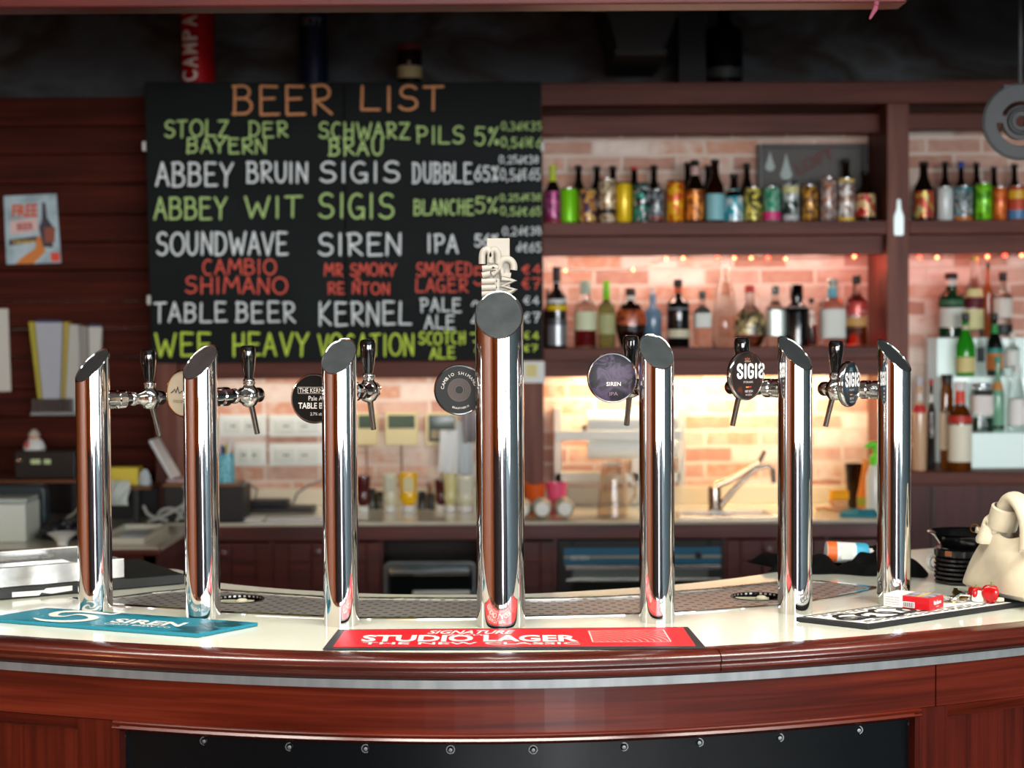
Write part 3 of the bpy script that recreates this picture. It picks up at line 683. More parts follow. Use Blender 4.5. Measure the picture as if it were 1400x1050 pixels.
# chalkboard
YC = 5.755
cb = thing('chalkboard', 'large black chalkboard headed BEER LIST covering the left shelves', 'chalkboard', (P(470, 300, YC).x, YC, P(470, 300, YC).z))
q = [P(197, 112, YC), P(740, 112, YC), P(742.5, 491.5, YC), P(207, 497, YC)]; BM = noisy('slate', [(.3, '#080c0c'), (.55, '#0d1314'), (.8, '#1a2121')], (2.2, 2.2, 3.2), 6, .62, distort=.6)
m1, m2 = P(470, 112, YC), P(473, 494, YC)
def slab(a, b, c, d2, th):
    vs = [tuple(v) for v in (a, b, c, d2)] + [(v.x, v.y + th, v.z) for v in (a, b, c, d2)]
    return MB().add(vs, [(0, 3, 2, 1), (4, 5, 6, 7), (0, 1, 5, 4), (1, 2, 6, 5), (2, 3, 7, 6), (3, 0, 4, 7)])
BM.node_tree.nodes['Principled BSDF'].inputs['Specular IOR Level'].default_value = .15
g = Vector((.0012, 0, 0))
slab(q[0], m1 - g, m2 - g, q[3], .02).build('board_panel', BM, cb, bevel=.002)
slab(m1 + g, q[1], q[2], m2 + g, .02).build('board_panel', BM, cb, bevel=.002)
CH = {'o': '#e09c6a', 'g': '#b8d888', 'w': '#eaf2f2', 'r': '#e8604f', 'y': '#cdea54'}
BRD = [
 ('BEER', 318, 117, 453, 156, 'o', 3.6), ('LIST', 492, 118, 606, 151, 'o', 3.6),
 ('STOLZ', 225, 165, 312, 187, 'g', 2.8), ('DER', 341, 167, 393, 187, 'g', 2.6), ('BAYERN', 256, 189, 364, 209, 'g', 2.6),
 ('SCHWARZ', 436, 168, 559, 189, 'g', 2.8), ('BRÄU', 450, 190, 523, 212, 'g', 2.8), ('PILS', 570, 173, 634, 196, 'g', 2.6), ('5%', 649, 174, 682, 198, 'g', 2.4),
 ('0,3dl€35', 686, 167, 740, 178, 'g', 1.3), ('0,5dl€6', 685, 188, 740, 201, 'g', 1.5),
 ('ABBEY', 214, 223, 318, 254, 'w', 3.2), ('BRUIN', 338, 222, 420, 249, 'w', 3.2), ('SIGIS', 437, 222, 546, 249, 'w', 3.2), ('DUBBLE', 565, 223, 645, 250, 'w', 2.8), ('65%', 649, 227, 681, 247, 'w', 2.4),
 ('0,25d€38', 683, 213, 736, 223, 'w', 1.3), ('0,5d€65', 684, 231, 739, 246, 'w', 1.6),
 ('ABBEY', 211, 270, 310, 299, 'g', 3), ('WIT', 335, 269, 412, 297, 'g', 3.1), ('SIGIS', 436, 265, 539, 298, 'g', 3.2), ('BLANCHE', 566, 273, 647, 293, 'g', 2.5), ('5%', 649, 270, 680, 291, 'g', 2.3),
 ('0,25d€38', 684, 265, 740, 274, 'g', 1.3), ('0,5d€65', 684, 283, 740, 294, 'g', 1.5),
 ('SOUNDWAVE', 214, 318, 393, 348, 'w', 3.2), ('SIREN', 435, 320, 548, 349, 'w', 3.3), ('IPA', 584, 321, 626, 345, 'w', 3), ('56%', 649, 321, 681, 337, 'w', 2.5), ('0,2d€38', 687, 310, 740, 321, 'w', 1.4), ('d€65', 707, 332, 740, 344, 'w', 1.6),
 ('CAMBIO', 277, 355, 377, 375, 'r', 2.4), ('SHIMANO', 254, 379, 393, 401, 'r', 2.5), ('MR SMOKY', 444, 361, 541, 377, 'r', 2.3), ('&', 485, 379, 493, 385, 'r', 1.3), ('RE NTON', 449, 387, 532, 402, 'r', 2.3), ('SMOKED', 569, 359, 645, 377, 'r', 2.2), ('LAGER', 568, 381, 639, 399, 'r', 2.2), ('5%', 647, 366, 684, 390, 'r', 2.5), ('€4', 714, 362, 739, 374, 'r', 1.8), ('€7', 714, 380, 739, 395, 'r', 1.8),
 ('TABLE', 211, 414, 309, 440, 'w', 3), ('BEER', 323, 413, 403, 440, 'w', 3), ('KERNEL', 436, 413, 562, 444, 'w', 3.2), ('PALE', 575, 408, 630, 426, 'w', 2.5), ('ALE', 581, 431, 622, 449, 'w', 2.5), ('27%', 644, 412, 686, 441, 'w', 2.6), ('€4', 716, 405, 737, 416, 'w', 1.6), ('€7', 716, 427, 738, 440, 'w', 1.8),
 ('WEE', 213, 456, 289, 487, 'y', 3.3), ('HEAVY', 318, 456, 421, 486, 'y', 3.3), ('VOCATION', 435, 457, 566, 486, 'y', 3), ('SCOTCH', 573, 454, 636, 470, 'y', 2.5), ('ALE', 588, 475, 622, 490, 'y', 2.5), ('7%', 644, 455, 680, 480, 'y', 2.5), ('€4', 716, 454, 736, 464, 'y', 1.6), ('€7', 716, 472, 735, 481, 'y', 1.6),
]
sets = {}
for (t, x0, y0, x1, y1, cc, wt) in BRD:
    mb = sets.setdefault(cc, MB()); r = wt * YC / FPX / 2 * 1.0
    for stq in strokes(t):
        jx, jy = random.uniform(-1, 1) * .6, random.uniform(-1, 1) * .8
        pp = [P(x0 + (x1 - x0) * a + jx, y1 + (y0 - y1) * b + jy, YC) for a, b in stq]
        ribbon(mb, [(p.x, p.z) for p in pp], r, Matrix(((1, 0, 0, 0), (0, 0, -1, YC), (0, 1, 0, 0), (0, 0, 0, 1))))
NM = {'o': 'orange', 'g': 'pale green', 'w': 'white', 'r': 'red', 'y': 'yellow-green'}
for cc, mb in sets.items():
    h = CH[cc]; 
    m = noisy('chalk_' + NM[cc].replace(' ', '_'), [(.3, h), (.7, h)], (90, 90, 90), 2, .9)
    rr = [n for n in m.node_tree.nodes if n.type == 'VALTORGB'][0]; c0 = lin(h); rr.color_ramp.elements[0].color = (c0[0] * .85, c0[1] * .85, c0[2] * .85, 1)
    o = mb.build('lettering', m, cb); o['label'] = NM[cc] + ' chalk lettering'
for (x, y) in ((197, 200), (203.5, 410), (742, 201)):
    MB().box((-.006, -.004, -.016), (.006, .024, .016), T(P(x, y, YC))).build('clip', mat('#c9c6bf', .4), cb, bevel=.002)

# ------------------------------------------------------------------ back counter
YK = 5.55; zk = .95
kz = lambda y: P(700, y, YK).z
kx0_, kx1_ = P(214, 730, YK).x, P(1232, 730, YK).x
bc = thing('back_counter', 'long low back counter with pale top and mahogany doors below the brick wall', 'counter', (0, 5.8, 0))
ztop = kz(713)
STONE = noisy('pale_stone_top', [(.3, '#cfcbb4'), (.7, '#dddac8')], (12, 12, 12), 4, .16, 0, .3)
MB().box((kx0_, YK, ztop - .012), (kx1_, YB - .008, ztop)).build('worktop', STONE, bc, bevel=.003)
MB().box((kx0_, YK + .004, kz(738)), (kx1_, YK + .03, ztop - .012)).build('fascia', REDW, bc, bevel=.003)
fx0, fx1 = P(762, 770, YK).x, P(990, 770, YK).x; wx0, wx1 = P(523, 790, YK).x, P(657, 790, YK).x
MB().box((kx0_, YK + .24, .02), (kx1_, YB - .02, ztop - .012)).build('carcass', mat('#1d0a06', .6), bc)
doors = [(216, 290), (294, 369), (373, 446), (450, 520), (660, 690), (695, 756), (994, 1062), (1066, 1130), (1134, 1200)]
for i, (a, b) in enumerate(doors):
    p, r_ = P(a, 775, YK), P(b, 775, YK); f = MB()
    zt_, zb_ = kz(741), .12; x0, x1 = p.x, r_.x; sw = min(.05, (x1 - x0) * .28)
    for bx_ in ((x0, zb_, x0 + sw, zt_), (x1 - sw, zb_, x1, zt_), (x0 + sw, zt_ - .07, x1 - sw, zt_), (x0 + sw, zb_, x1 - sw, zb_ + .07)):
        f.box((bx_[0], YK + .012, bx_[1]), (bx_[2], YK + .034, bx_[3]))
    f.box((x0 + sw, YK + .022, zb_ + .07), (x1 - sw, YK + .03, zt_ - .07))
    dd = f.build('door', REDW, bc, bevel=.003)
    kx = x1 - .028 if i % 2 == 0 else x0 + .028
    MB().lathe([(0, 0), (.006, 0), (.006, .012), (.013, .018), (.013, .026), (0, .03)], 16, T(kx, YK + .012, kz(754)) @ RX(pi / 2)).build('knob', REDW, dd)
for a, b in ((690, 695), (756, 762), (990, 994), (1062, 1066), (1130, 1134), (369, 373), (290, 294), (446, 450), (520, 523), (657, 660)):
    MB().box((P(a, 775, YK).x, YK + .02, .1), (P(b, 775, YK).x, YK + .036, kz(738))).build('stile', REDW, bc)
MB().box((kx0_, YK + .02, .02), (kx1_, YK + .06, .1)).build('plinth', BLACK, bc)
MB().box((P(300, 680, YB).x, YB - .02, ztop), (kx1_, YB - .002, P(900, 664.5, YB).z)).build('splashback', mat('#ddd2b8', .4), bc, bevel=.002)

# undercounter fridge
fr = thing('undercounter_fridge', 'glass fronted bottle fridge with blue header panel under the back counter', 'fridge', ((fx0 + fx1) / 2, YK + .1, 0))
zft, zfb = kz(739.5), .1
fm = MB(); fm.box((fx0 + .002, YK + .01, zfb), (fx0 + .05, YK + .2, zft)); fm.box((fx1 - .05, YK + .01, zfb), (fx1 - .002, YK + .2, zft)); fm.box((fx0 + .05, YK + .01, zft - .03), (fx1 - .05, YK + .2, zft)); fm.box((fx0 + .05, YK + .17, zfb), (fx1 - .05, YK + .2, zft - .03)); fm.box((fx0 + .05, YK + .01, zfb), (fx1 - .05, YK + .2, zfb + .04))
fm.build('housing', BLACK, fr, bevel=.003)
ix0, ix1 = P(771, 770, YK).x, P(986, 770, YK).x
z1, z2 = kz(750), kz(773)
hd = MB().box((ix0, YK + .004, z2), (ix1, YK + .03, z1)).build('header_panel', mat('#1f6f93', .35), fr, bevel=.002)
MB().box((ix0, YK + .002, (z1 + z2) / 2 - .006), (ix1, YK + .006, (z1 + z2) / 2 + .001)).build('stripe', mat('#b9ad86', .4), hd)
mb = MB(); ptext(mb, 'SEVEN', frame((P(780, 764, YK).x, YK + .0018, P(780, 765.5, YK).z), (1, 0, 0), (0, 0, 1)), .06, .014, 0, .02); mb.build('lettering', mat('#dfe8ea', .4), hd)
MB().lathe([(0, 0), (.012, 0), (.011, .014), (0, .016)], 16, T(P(955, 759, YK).x, YK + .004, P(955, 759, YK).z) @ RX(pi / 2)).build('dial', BLACK, hd)
MB().box((ix0 + .006, YK + .002, kz(780)), (ix1, YK + .03, kz(774))).build('door_rail', STEEL, fr, bevel=.002)
MB().box((ix0 + .006, YK - .004, kz(796)), (ix1, YK + .02, kz(792))).build('door_handle', STEEL, fr, bevel=.002)
MB().box((ix0 + .006, YK + .012, kz(792)), (ix1, YK + .02, kz(780))).build('door_panel', mat('#7c8480', .25, .7), fr)
MB().box((ix0 + .006, YK + .012, zfb + .05), (ix1, YK + .02, kz(796))).build('glass_door', mat('#2a302e', .05, coat=.5), fr)

# glass washer
gw = thing('glass_washer', 'stainless glass washer with rounded hood under the back counter', 'glass washer', ((wx0 + wx1) / 2, YK, 0))
wz = kz(766)
def rrect(x0, z0, x1, z1, r, n=5):
    o = []
    for cx, cz, a in ((x1 - r, z1 - r, 0), (x0 + r, z1 - r, 90), (x0 + r, z0 + r, 180), (x1 - r, z0 + r, 270)):
        for i in range(n + 1): t = radians(a + 90 * i / n); o.append((cx + r * cos(t), cz + r * sin(t)))
    return o
xw1 = P(652, 790, YK).x
MB().prism(rrect(wx0 + .003, .12, xw1, wz, .025), YK - .02, YK + .2).build('body', mat('#8e9798', .22, .9), gw, bevel=.004)
MB().prism(rrect(wx0 + .02, .3, xw1 - .015, wz - .016, .02), YK - .032, YK - .019).build('door', mat('#3d4648', .12, .9), gw, bevel=.006, seg=3)
MB().box((wx0 + .028, YK - .055, kz(783)), (xw1 - .02, YK - .031, kz(776))).build('handle', CHROME2, gw, bevel=.006, seg=3)
MB().box((P(565, 800, YK).x, YK - .045, kz(811)), (xw1 - .02, YK - .031, kz(804.5))).build('control_strip', mat('#e6e8e4', .2, .3), gw, bevel=.004)

# ledge of the right-hand bay
YE = 5.5; zl = P(1320, 645, YE).z
lg = thing('side_counter', 'panelled side counter with wooden ledge at the right, carrying the lit bottle steps', 'counter', (1.8, 5.8, 0))
xlg = P(1239, 690, YE).x
MB().box((xlg, YE, P(1320, 663, YE).z), (xr, YB - .008, zl)).build('ledge', SHELFW, lg, bevel=.004)
MB().box((xlg, YE + .02, .0), (xr, YE + .05, P(1320, 663, YE).z)).build('front_panel', noisy('side_panel_wood', [(.25, '#35100c'), (.5, '#451712'), (.75, '#542019')], (28, 28, 2.5), 5, .6, 0, 0), lg)
MB().box((P(1275, 720, YE).x, YE + .012, .0), (P(1279, 720, YE).x, YE + .021, P(1320, 666, YE).z)).build('joint', mat('#2c100c', .5), lg)

# left counter run
YL = 4.95; zL = P(100, 750, YL).z
lc = thing('left_counter', 'lower cream topped counter run at the left with red wood edging', 'counter', (-1.3, 5.3, 0))
xle = P(221, 745, YL).x
MB().box((-2.6, YL, zL - .014), (xle - .01, 5.53, zL)).box((-2.6, 5.53, zL - .014), (-1.24, 5.976, zL)).build('worktop', STONE, lc)
MB().box((-2.6, YL - .012, zL - .022), (xle, YL, zL - .002)).build('edging', REDW, lc, bevel=.004)
MB().box((-2.6, YL + .03, 0), (xle - .03, YL + .06, zL - .02)).build('front_panel', REDW, lc)
MB().box((xle - .06, YL + .03, 0), (xle - .03, 5.5, zL - .014)).build('end_panel', REDW, lc)
# ------------------------------------------------------------------ bottles and cans
PROF = {
 'beer': [(0, 0), (.9, 0), (1, .02), (1, .52), (.95, .58), (.62, .69), (.44, .77), (.39, .93), (.46, .94), (.46, .965), (.4, .97), (.4, 1), (0, 1)],
 'spirit': [(0, 0), (.92, 0), (1, .02), (1, .62), (.93, .68), (.52, .74), (.36, .78), (.33, .95), (.38, .955), (.38, 1), (0, 1)],
 'wide': [(0, 0), (.92, 0), (1, .02), (1, .6), (.95, .66), (.7, .72), (.45, .76), (.42, .95), (.46, .955), (.46, 1), (0, 1)],
 'round': [(0, 0), (.62, 0), (.85, .05), (1, .2), (1, .38), (.85, .54), (.45, .66), (.28, .71), (.26, .95), (.3, .955), (.3, 1), (0, 1)],
 'oval': [(0, 0), (.55, 0), (.7, .03), (.95, .28), (1, .45), (.9, .62), (.6, .76), (.3, .82), (.26, .96), (.3, 1), (0, 1)],
 'tall': [(0, 0), (.9, 0), (1, .02), (1, .5), (.8, .6), (.5, .7), (.36, .8), (.33, 1), (0, 1)],
 'cone': [(0, 0), (.85, 0), (1, .03), (.98, .3), (.75, .6), (.45, .8), (.36, .95), (.4, 1), (0, 1)],
 'jar': [(0, 0), (.92, 0), (1, .02), (1, .8), (.92, .87), (.8, .9), (.8, 1), (0, 1)],
}
def rad_at(prof, z):
    for (r0, z0), (r1, z1) in zip(prof, prof[1:]):
        if z0 <= z <= z1 and z1 > z0: return r0 + (r1 - r0) * (z - z0) / (z1 - z0)
    return prof[-2][0]
def root_at(name, label, cat, x, top, base_z, Y, group):
    p = P(x, top, Y); return thing(name, label, cat, (p.x, Y, base_z), 0, group), p.z - base_z
def bottle(label, x, wpx, top, base_z, Y, style, gl, cap=None, labels=(), liquid=None, group=None, sq=0, capf=.1, name='liquor_bottle', dy=1.0, capr=1.2):
    t, H = root_at(name, label, 'bottle', x, top, base_z, Y, group)
    R = wpx / 2 * Y / FPX; pf = PROF[style]; S = 24
    k = 1.0 if not cap else 1 - capf * .3
    MB().lathe([(r * R, z * H * k) for r, z in pf], S, sq=sq, dy=dy).build('bottle_glass', gl, t, world=False)
    if cap:
        nr = rad_at(pf, .9) * R * capr; z0 = H * (1 - capf)
        MB().lathe([(nr * .9, z0), (nr, z0 + .002), (nr, H - .003), (nr * .9, H), (0, H)], 18).build('cap', cap, t, world=False)
    for (a, b, m) in labels:
        zs = [a + (b - a) * i / 4 for i in range(5)]
        pr = [(rad_at(pf, zs[0] / k) * R * .97, zs[0] * H)] + [(rad_at(pf, z / k) * R * 1.025, z * H) for z in zs] + [(rad_at(pf, zs[-1] / k) * R * .97, zs[-1] * H)]
        MB().lathe(pr, S, sq=sq, dy=dy).build('label', m, t, world=False)
    if liquid:
        fz, m = liquid
        zs = [.03 + (fz - .03) * i / 4 for i in range(5)]
        MB().lathe([(0, .025 * H)] + [(rad_at(pf, z / k) * R * .93, z * H) for z in zs] + [(0, fz * H)], S, sq=sq, dy=dy).build('liquid', m, t, world=False)
    return t
_cn = [0]
def printed(stops, scale=20, interp='CONSTANT', rough=.35, metal=.25):
    _cn[0] += 1; n = len(stops)
    return noisy('printed_can_%d' % _cn[0], [(.0 if i == 0 else .36 + .28 * (i - 1) / max(n - 2, 1), h) for i, h in enumerate(stops)], (scale * 2.4, scale * 2.4, scale * 2.4), 3, rough, metal, .3, distort=.8, interp=interp)
def can(label, x, wpx, top, base_z, Y, body, bands=(), group=None, lid=ALU):
    t, H = root_at('beer_can', label, 'can', x, top, base_z, Y, group); R = wpx / 2 * Y / FPX; h = H
    MB().lathe([(0, .002), (R * .78, 0), (R * .82, .002), (R, h * .07), (R, h * .88), (R * .86, h * .965)], 24).build('can_body', body, t, world=False)
    MB().lathe([(R * .86, h * .965), (R * .88, h * .985), (R * .86, h), (R * .8, h * .985), (R * .76, h * .96), (0, h * .96)], 24).build('lid', lid, t, world=False)
    for a, b, m in bands:
        MB().lathe([(R * .99, a * h), (R * 1.012, a * h), (R * 1.012, b * h), (R * .99, b * h)], 24).build('label', m, t, world=False)
    return t
zBS = zB0 + .0005; YA, YBk = 5.865, 6.005
C1 = 'beers on the upper shelf'; DK = DKGLASS
pr = lambda *a, **k: printed(list(a), **k)
GBK = 'brown beer bottles in the back row of the upper shelf'
# back row, necks showing between the cans
for x, top, cap, lab in ((791, 226, BLACK, 'brown beer bottle behind the purple can, neck just right of the lime can'), (816, 227, BLACK, 'brown beer bottle behind the left side of the cream and brown can'), (838, 227, BLACK, 'brown beer bottle behind the gap between cream and yellow cans'),
                    (867, 228, mat('#c2302c', .4), 'brown beer bottle with red cap behind the teal can'), (894, 226, BLACK, 'brown beer bottle behind the small silver can'),
                    (940, 222, BLACK, 'brown beer bottle behind the left side of the orange labelled bottle'), (968, 226, BLACK, 'brown beer bottle tucked behind the pale blue labelled bottle'), (1021, 223, BLACK, 'brown beer bottle behind the pale yellow can'), (1157, 217, BLACK, 'brown beer bottle behind the tall white can')):
    bottle(lab, x, 21, top, zBS, YBk, 'beer', DK, cap, group=GBK, name='beer_bottle', capf=.06)
# front row
bottle('dark beer bottle with lime neck and magenta label, next to the chalkboard', 755.5, 22, 226, zBS, YA, 'beer', DK, mat('#b9c832', .4), [(.04, .55, pr('#3a1230', '#7a2a5c', '#b04a80', '#d6c0cc')), (.02, .1, mat('#c03050', .4)), (.72, .93, mat('#b9c832', .4))], name='beer_bottle', capf=.07, group=C1)
can('plain lime green can on the upper shelf', 777.5, 24, 257, zBS, YA, mat('#7bd313', .35, .2, coat=.3), group=C1)
can('dark can with purple and orange printed label on the upper shelf', 803, 26, 258, zBS, YA, pr('#2a1c3a', '#4a3560', '#c9822c', '#e2c46a', '#503a6c'), group=C1, lid=BLACK)
can('tall cream and brown can with silver lid on the upper shelf', 830, 24, 244, zBS, YA, pr('#c9b394', '#8a6a4a', '#e2d3b4', '#5a3c28'), [(.2, .32, mat('#2a1d15', .4))], group=C1)
can('bright yellow can on the upper shelf', 853, 22, 249, zBS, YA, pr('#f0c510', '#f2cc1c', '#f4e9b0', scale=9), group=C1, lid=BLACK)
can('teal can with black and white streaks on the upper shelf', 877, 23, 250, zBS, YA, pr('#1c8f7e', '#24a08e', '#1a2022', '#d8dcd8', '#178070', scale=12), group=C1, lid=BLACK)
can('small silver and black can on the upper shelf', 897.5, 20, 259, zBS, YA, pr('#20262b', '#9aa3a8', '#2c3338', '#c4c9cb'), [(.1, .18, mat('#a8402a', .4))], group=C1)
can('orange and yellow can with black lid on the upper shelf', 923, 25, 247, zBS, YA, pr('#e8a312', '#f0b818', '#d2551c', '#f3c62a', scale=10), group=C1, lid=BLACK)
bottle('brown beer bottle with orange label and pink neck label on the upper shelf', 950, 25, 219, zBS, YA, 'beer', DK, BLACK, [(.04, .52, pr('#d8761a', '#e8963a', '#8a4210', '#f0b060', scale=12)), (.76, .9, mat('#c9a4a0', .5))], name='beer_bottle', capf=.06, group=C1)
bottle('tall brown beer bottle with plain pale blue label on the upper shelf', 977.5, 25, 218, zBS, YA, 'beer', BROWNG, BLACK, [(.04, .45, mat('#86c2ca', .5))], name='beer_bottle', capf=.05, group=C1)
bottle('stubby beer bottle with teal and white label on the upper shelf', 1003.5, 25, 238, zBS, YA, 'beer', DK, BLACK, [(.03, .68, pr('#1b8ea2', '#2aa4b8', '#dfe8e8', '#167a8c', scale=12))], name='beer_bottle', capf=.08, group=C1)
can('pale yellow can with black lettering on the upper shelf', 1030, 24, 256, zBS, YA, pr('#e8d95c', '#eede6c', '#3a3a20', '#e8d95c', '#e4d458', scale=10), group=C1)
can('green can with pink band round its base on the upper shelf', 1055, 24, 255, zBS, YA, pr('#1f8a64', '#2a9a72', '#8cc0a8', '#1c7c5a'), [(.06, .3, mat('#d6337a', .4))], group=C1)
can('dark green can with cream top band in front of the framed sign', 1081, 23, 248, zBS, YA, pr('#142420', '#1c3430', '#c8d0d0', '#10201c', scale=10), [(.7, .88, mat('#d8d49a', .4)), (.05, .18, mat('#b8c0c0', .4))], group=C1, lid=BLACK)
can('short gold and brown can in front of the framed sign', 1107, 22, 253, zBS, YA, pr('#b5772a', '#d89c3a', '#5a3418', '#e0b860'), group=C1)
can('tall silver can with grey and orange print in front of the framed sign', 1132.5, 23, 242, zBS, YA, pr('#8f959a', '#b9bec2', '#b06a3a', '#5f6a78', '#d0d4d6'), group=C1)
can('tall white can with brown motif in front of the framed sign', 1157, 23, 243, zBS, YA, pr('#dfe0da', '#e6e6e0', '#8a6a58', '#dcdcd6', scale=11), [(.02, .1, mat('#e0b83a', .4)), (.9, .96, mat('#e0c050', .4))], group=C1)
bottle('dark beer bottle with red and cream label at the end of the upper shelf', 1183, 27, 234, zBS, YA, 'beer', DK, BLACK, [(.1, .54, pr('#a8201c', '#b4261f', '#e0c890', '#9c1c18', scale=13))], name='beer_bottle', capf=.07, group=C1)
# right-hand bay
C2 = 'beers on the right end of the upper shelf'
bottle('dark beer bottle with blue, yellow and red label right of the wide post', 1263, 27, 221, zBS, YA, 'beer', DK, BLACK, [(.06, .5, pr('#7f9cc8', '#d8c85a', '#b8452c', '#c4502f', '#38405a', scale=12))], name='beer_bottle', capf=.06, group=C2)
can('plain white can right of the wide post', 1292, 22, 255, zBS, YA, mat('#d9e2e0', .35, .1), group=C2)
can('white and blue can with teal top in the right bay', 1317, 25, 254, zBS, YA, pr('#2a5868', '#c8d0d2', '#3a7a88', '#8a5a3a', '#dadede'), [(.02, .12, mat('#c8742a', .4)), (.86, .93, mat('#2a8a94', .4))], group=C2)
can('lime green can in the right bay', 1344.5, 24, 250, zBS, YA, pr('#79d417', '#8ae02a', '#4a9a14', '#84dc20', scale=10), group=C2)
can('slim orange can in the right bay', 1367, 19, 255, zBS, YA, pr('#e0702a', '#e87e34', '#c8501c', '#e0702a', scale=12), group=C2)
can('can fading from yellow and red to blue at the right edge', 1391, 26, 254, zBS, YA, mat('#c4503a', .4, .2), [(.62, .86, mat('#e0b030', .4)), (.05, .3, mat('#4a84b0', .4))], group=C2)
for x, top, cap, lab in ((1292, 221, BLACK, 'brown beer bottle behind the plain white can'), (1314, 221, mat('#1f3f96', .4), 'brown beer bottle with blue neck behind the white and blue can'), (1335, 222, BLACK, 'brown beer bottle just left of the lime can in the right bay'), (1359, 228, BLACK, 'black necked bottle behind the orange can'), (1387, 224, BLACK, 'brown beer bottle behind the yellow to blue can at the right edge')):
    bottle(lab, x, 19, top, zBS, YBk, 'beer', DK, cap, group='brown beer bottles behind the cans in the right bay', name='beer_bottle', capf=.1 if 'blue neck' in lab else .06)

# spirits shelf
zSS = zS0 + .0005; YP = 5.9; SP = 'spirits on the lower shelf'
CREAMP = mat('#e6e2cc', .6); WP = mat('#dfe3dc', .6)
S1 = bottle('square-shouldered black bottle fading to silver with yellow lettering, beside the chalkboard', 761, 27, 365, zSS, YP, 'spirit', noisy('smoky_black', [(.3, '#101012'), (.7, '#17171a')], (9, 9, 9), 2, .15, 0, .6), BLACK, [(.03, .28, mat('#9a9da0', .3, .5)), (.28, .36, mat('#5a5c60', .3, .5)), (.55, .6, mat('#d9dad8', .5)), (.46, .53, mat('#d8b81a', .5)), (.8, .94, mat('#8f9a9a', .4))], group=SP, capf=.18)
bottle('clear bottle holding red spirit under a cream label', 800, 30, 384, zSS, YP, 'wide', CLEAR, mat('#a9b9a6', .5), [(.26, .54, mat('#d4dcb8', .6))], (.26, mat('#d0121e', .08, trans=.55)), SP, capf=.2)
bottle('green tinted bottle with bright lime foil neck', 829, 24, 384, zSS, YP, 'spirit', mat('#a7b56a', .05, trans=.75), mat('#7fd00e', .35), [(.2, .5, mat('#a8ac7a', .6))], None, SP, capf=.27)
bottle('squat dark brown oval bottle with copper centre and small neck', 862, 42, 394, zSS, YP + .02, 'oval', mat('#1c0d07', .1, trans=.25, coat=.4), mat('#33190d', .4), [(.38, .64, pr('#3a1a0c', '#b4562a', '#7a3418', '#2a120a', scale=16)), (.8, .87, mat('#d8d4cc', .5))], None, SP, dy=.62, capf=.13)
bottle('pale blue bottle with tall clear stopper', 892, 26, 392, zSS, YBk - .02, 'spirit', mat('#5e86a4', .12, trans=.3), mat('#d9dcdb', .1, trans=.6), [], None, SP, capf=.4, capr=.8)
bottle('black bottle with cream band at the base and orange neck label', 927, 31, 382, zSS, YP, 'spirit', mat('#07090a', .12, coat=.5), BLACK, [(.14, .26, mat('#d6d0b4', .6)), (.55, .58, mat('#6d7478', .5)), (.8, .88, mat('#c8502a', .5))], None, SP, capf=.1)
bottle('small clear bottle with square white label', 960.5, 24, 398, zSS, YP, 'spirit', CLEAR, mat('#4a5450', .3), [(.35, .68, WP)], None, SP, sq=5, capf=.14)
bottle('tall clear pear-shaped carafe with slim neck', 991, 34, 356, zSS, YBk - .03, 'cone', CLEAR, None, (), None, SP, name='glass_carafe')
bottle('round clear bottle with red cap and black and gold oval label', 1025, 42, 390, zSS, YP, 'round', CLEAR, mat('#c0302c', .4), [(.2, .55, pr('#c9b070', '#1a1712', '#d8c48a', '#1a1712', scale=20))], (.18, mat('#b8703c', .08, trans=.6)), SP, dy=.6, capf=.12)
bottle('clear bottle with pale blue label and glass stopper', 1060, 25, 391, zSS, YP, 'spirit', CLEAR, mat('#5c6a66', .25, trans=.2), [(.18, .6, pr('#b8c8c8', '#c8d4cc', '#8fa8b8', scale=10))], None, SP, sq=5, capf=.14)
bottle('broad-shouldered all black bottle behind the brown badge tap', 1089, 35, 389, zSS, YP, 'wide', mat('#050607', .12, coat=.6), GLOSSBLACK, [(.62, .64, mat('#8a9296', .4))], None, SP, capf=.25)
bottle('small bottle of dark red spirit with white label', 1109.5, 14, 408, zSS, YBk - .02, 'wide', CLEAR, BLACK, [(.45, .75, WP)], (.4, mat('#7a1a12', .1, trans=.4)), SP, capf=.1)
bottle('clear bottle with blue neck seal and white label', 1138, 34, 381, zSS, YP, 'spirit', CLEAR, mat('#b4bcae', .4), [(.12, .55, WP), (.72, .88, mat('#5fa8b8', .5))], None, SP, sq=4, capf=.14)
bottle('whisky bottle with black cap and amber label at the end of the shelf', 1171, 29, 377, zSS, YP, 'spirit', CLEAR, BLACK, [(.28, .4, mat('#c89a5a', .6)), (.45, .7, pr('#d8cfc8', '#c84a44', '#e2dcd4', scale=12))], (.27, mat('#b86a28', .08, trans=.6)), SP, capf=.12)
bottle('dark bottle behind the black and silver one, half hidden by the chalkboard edge', 749, 13, 396, zSS, YBk, 'spirit', mat('#15161a', .12), mat('#3b4a4a', .3), (), None, SP, capf=.2)

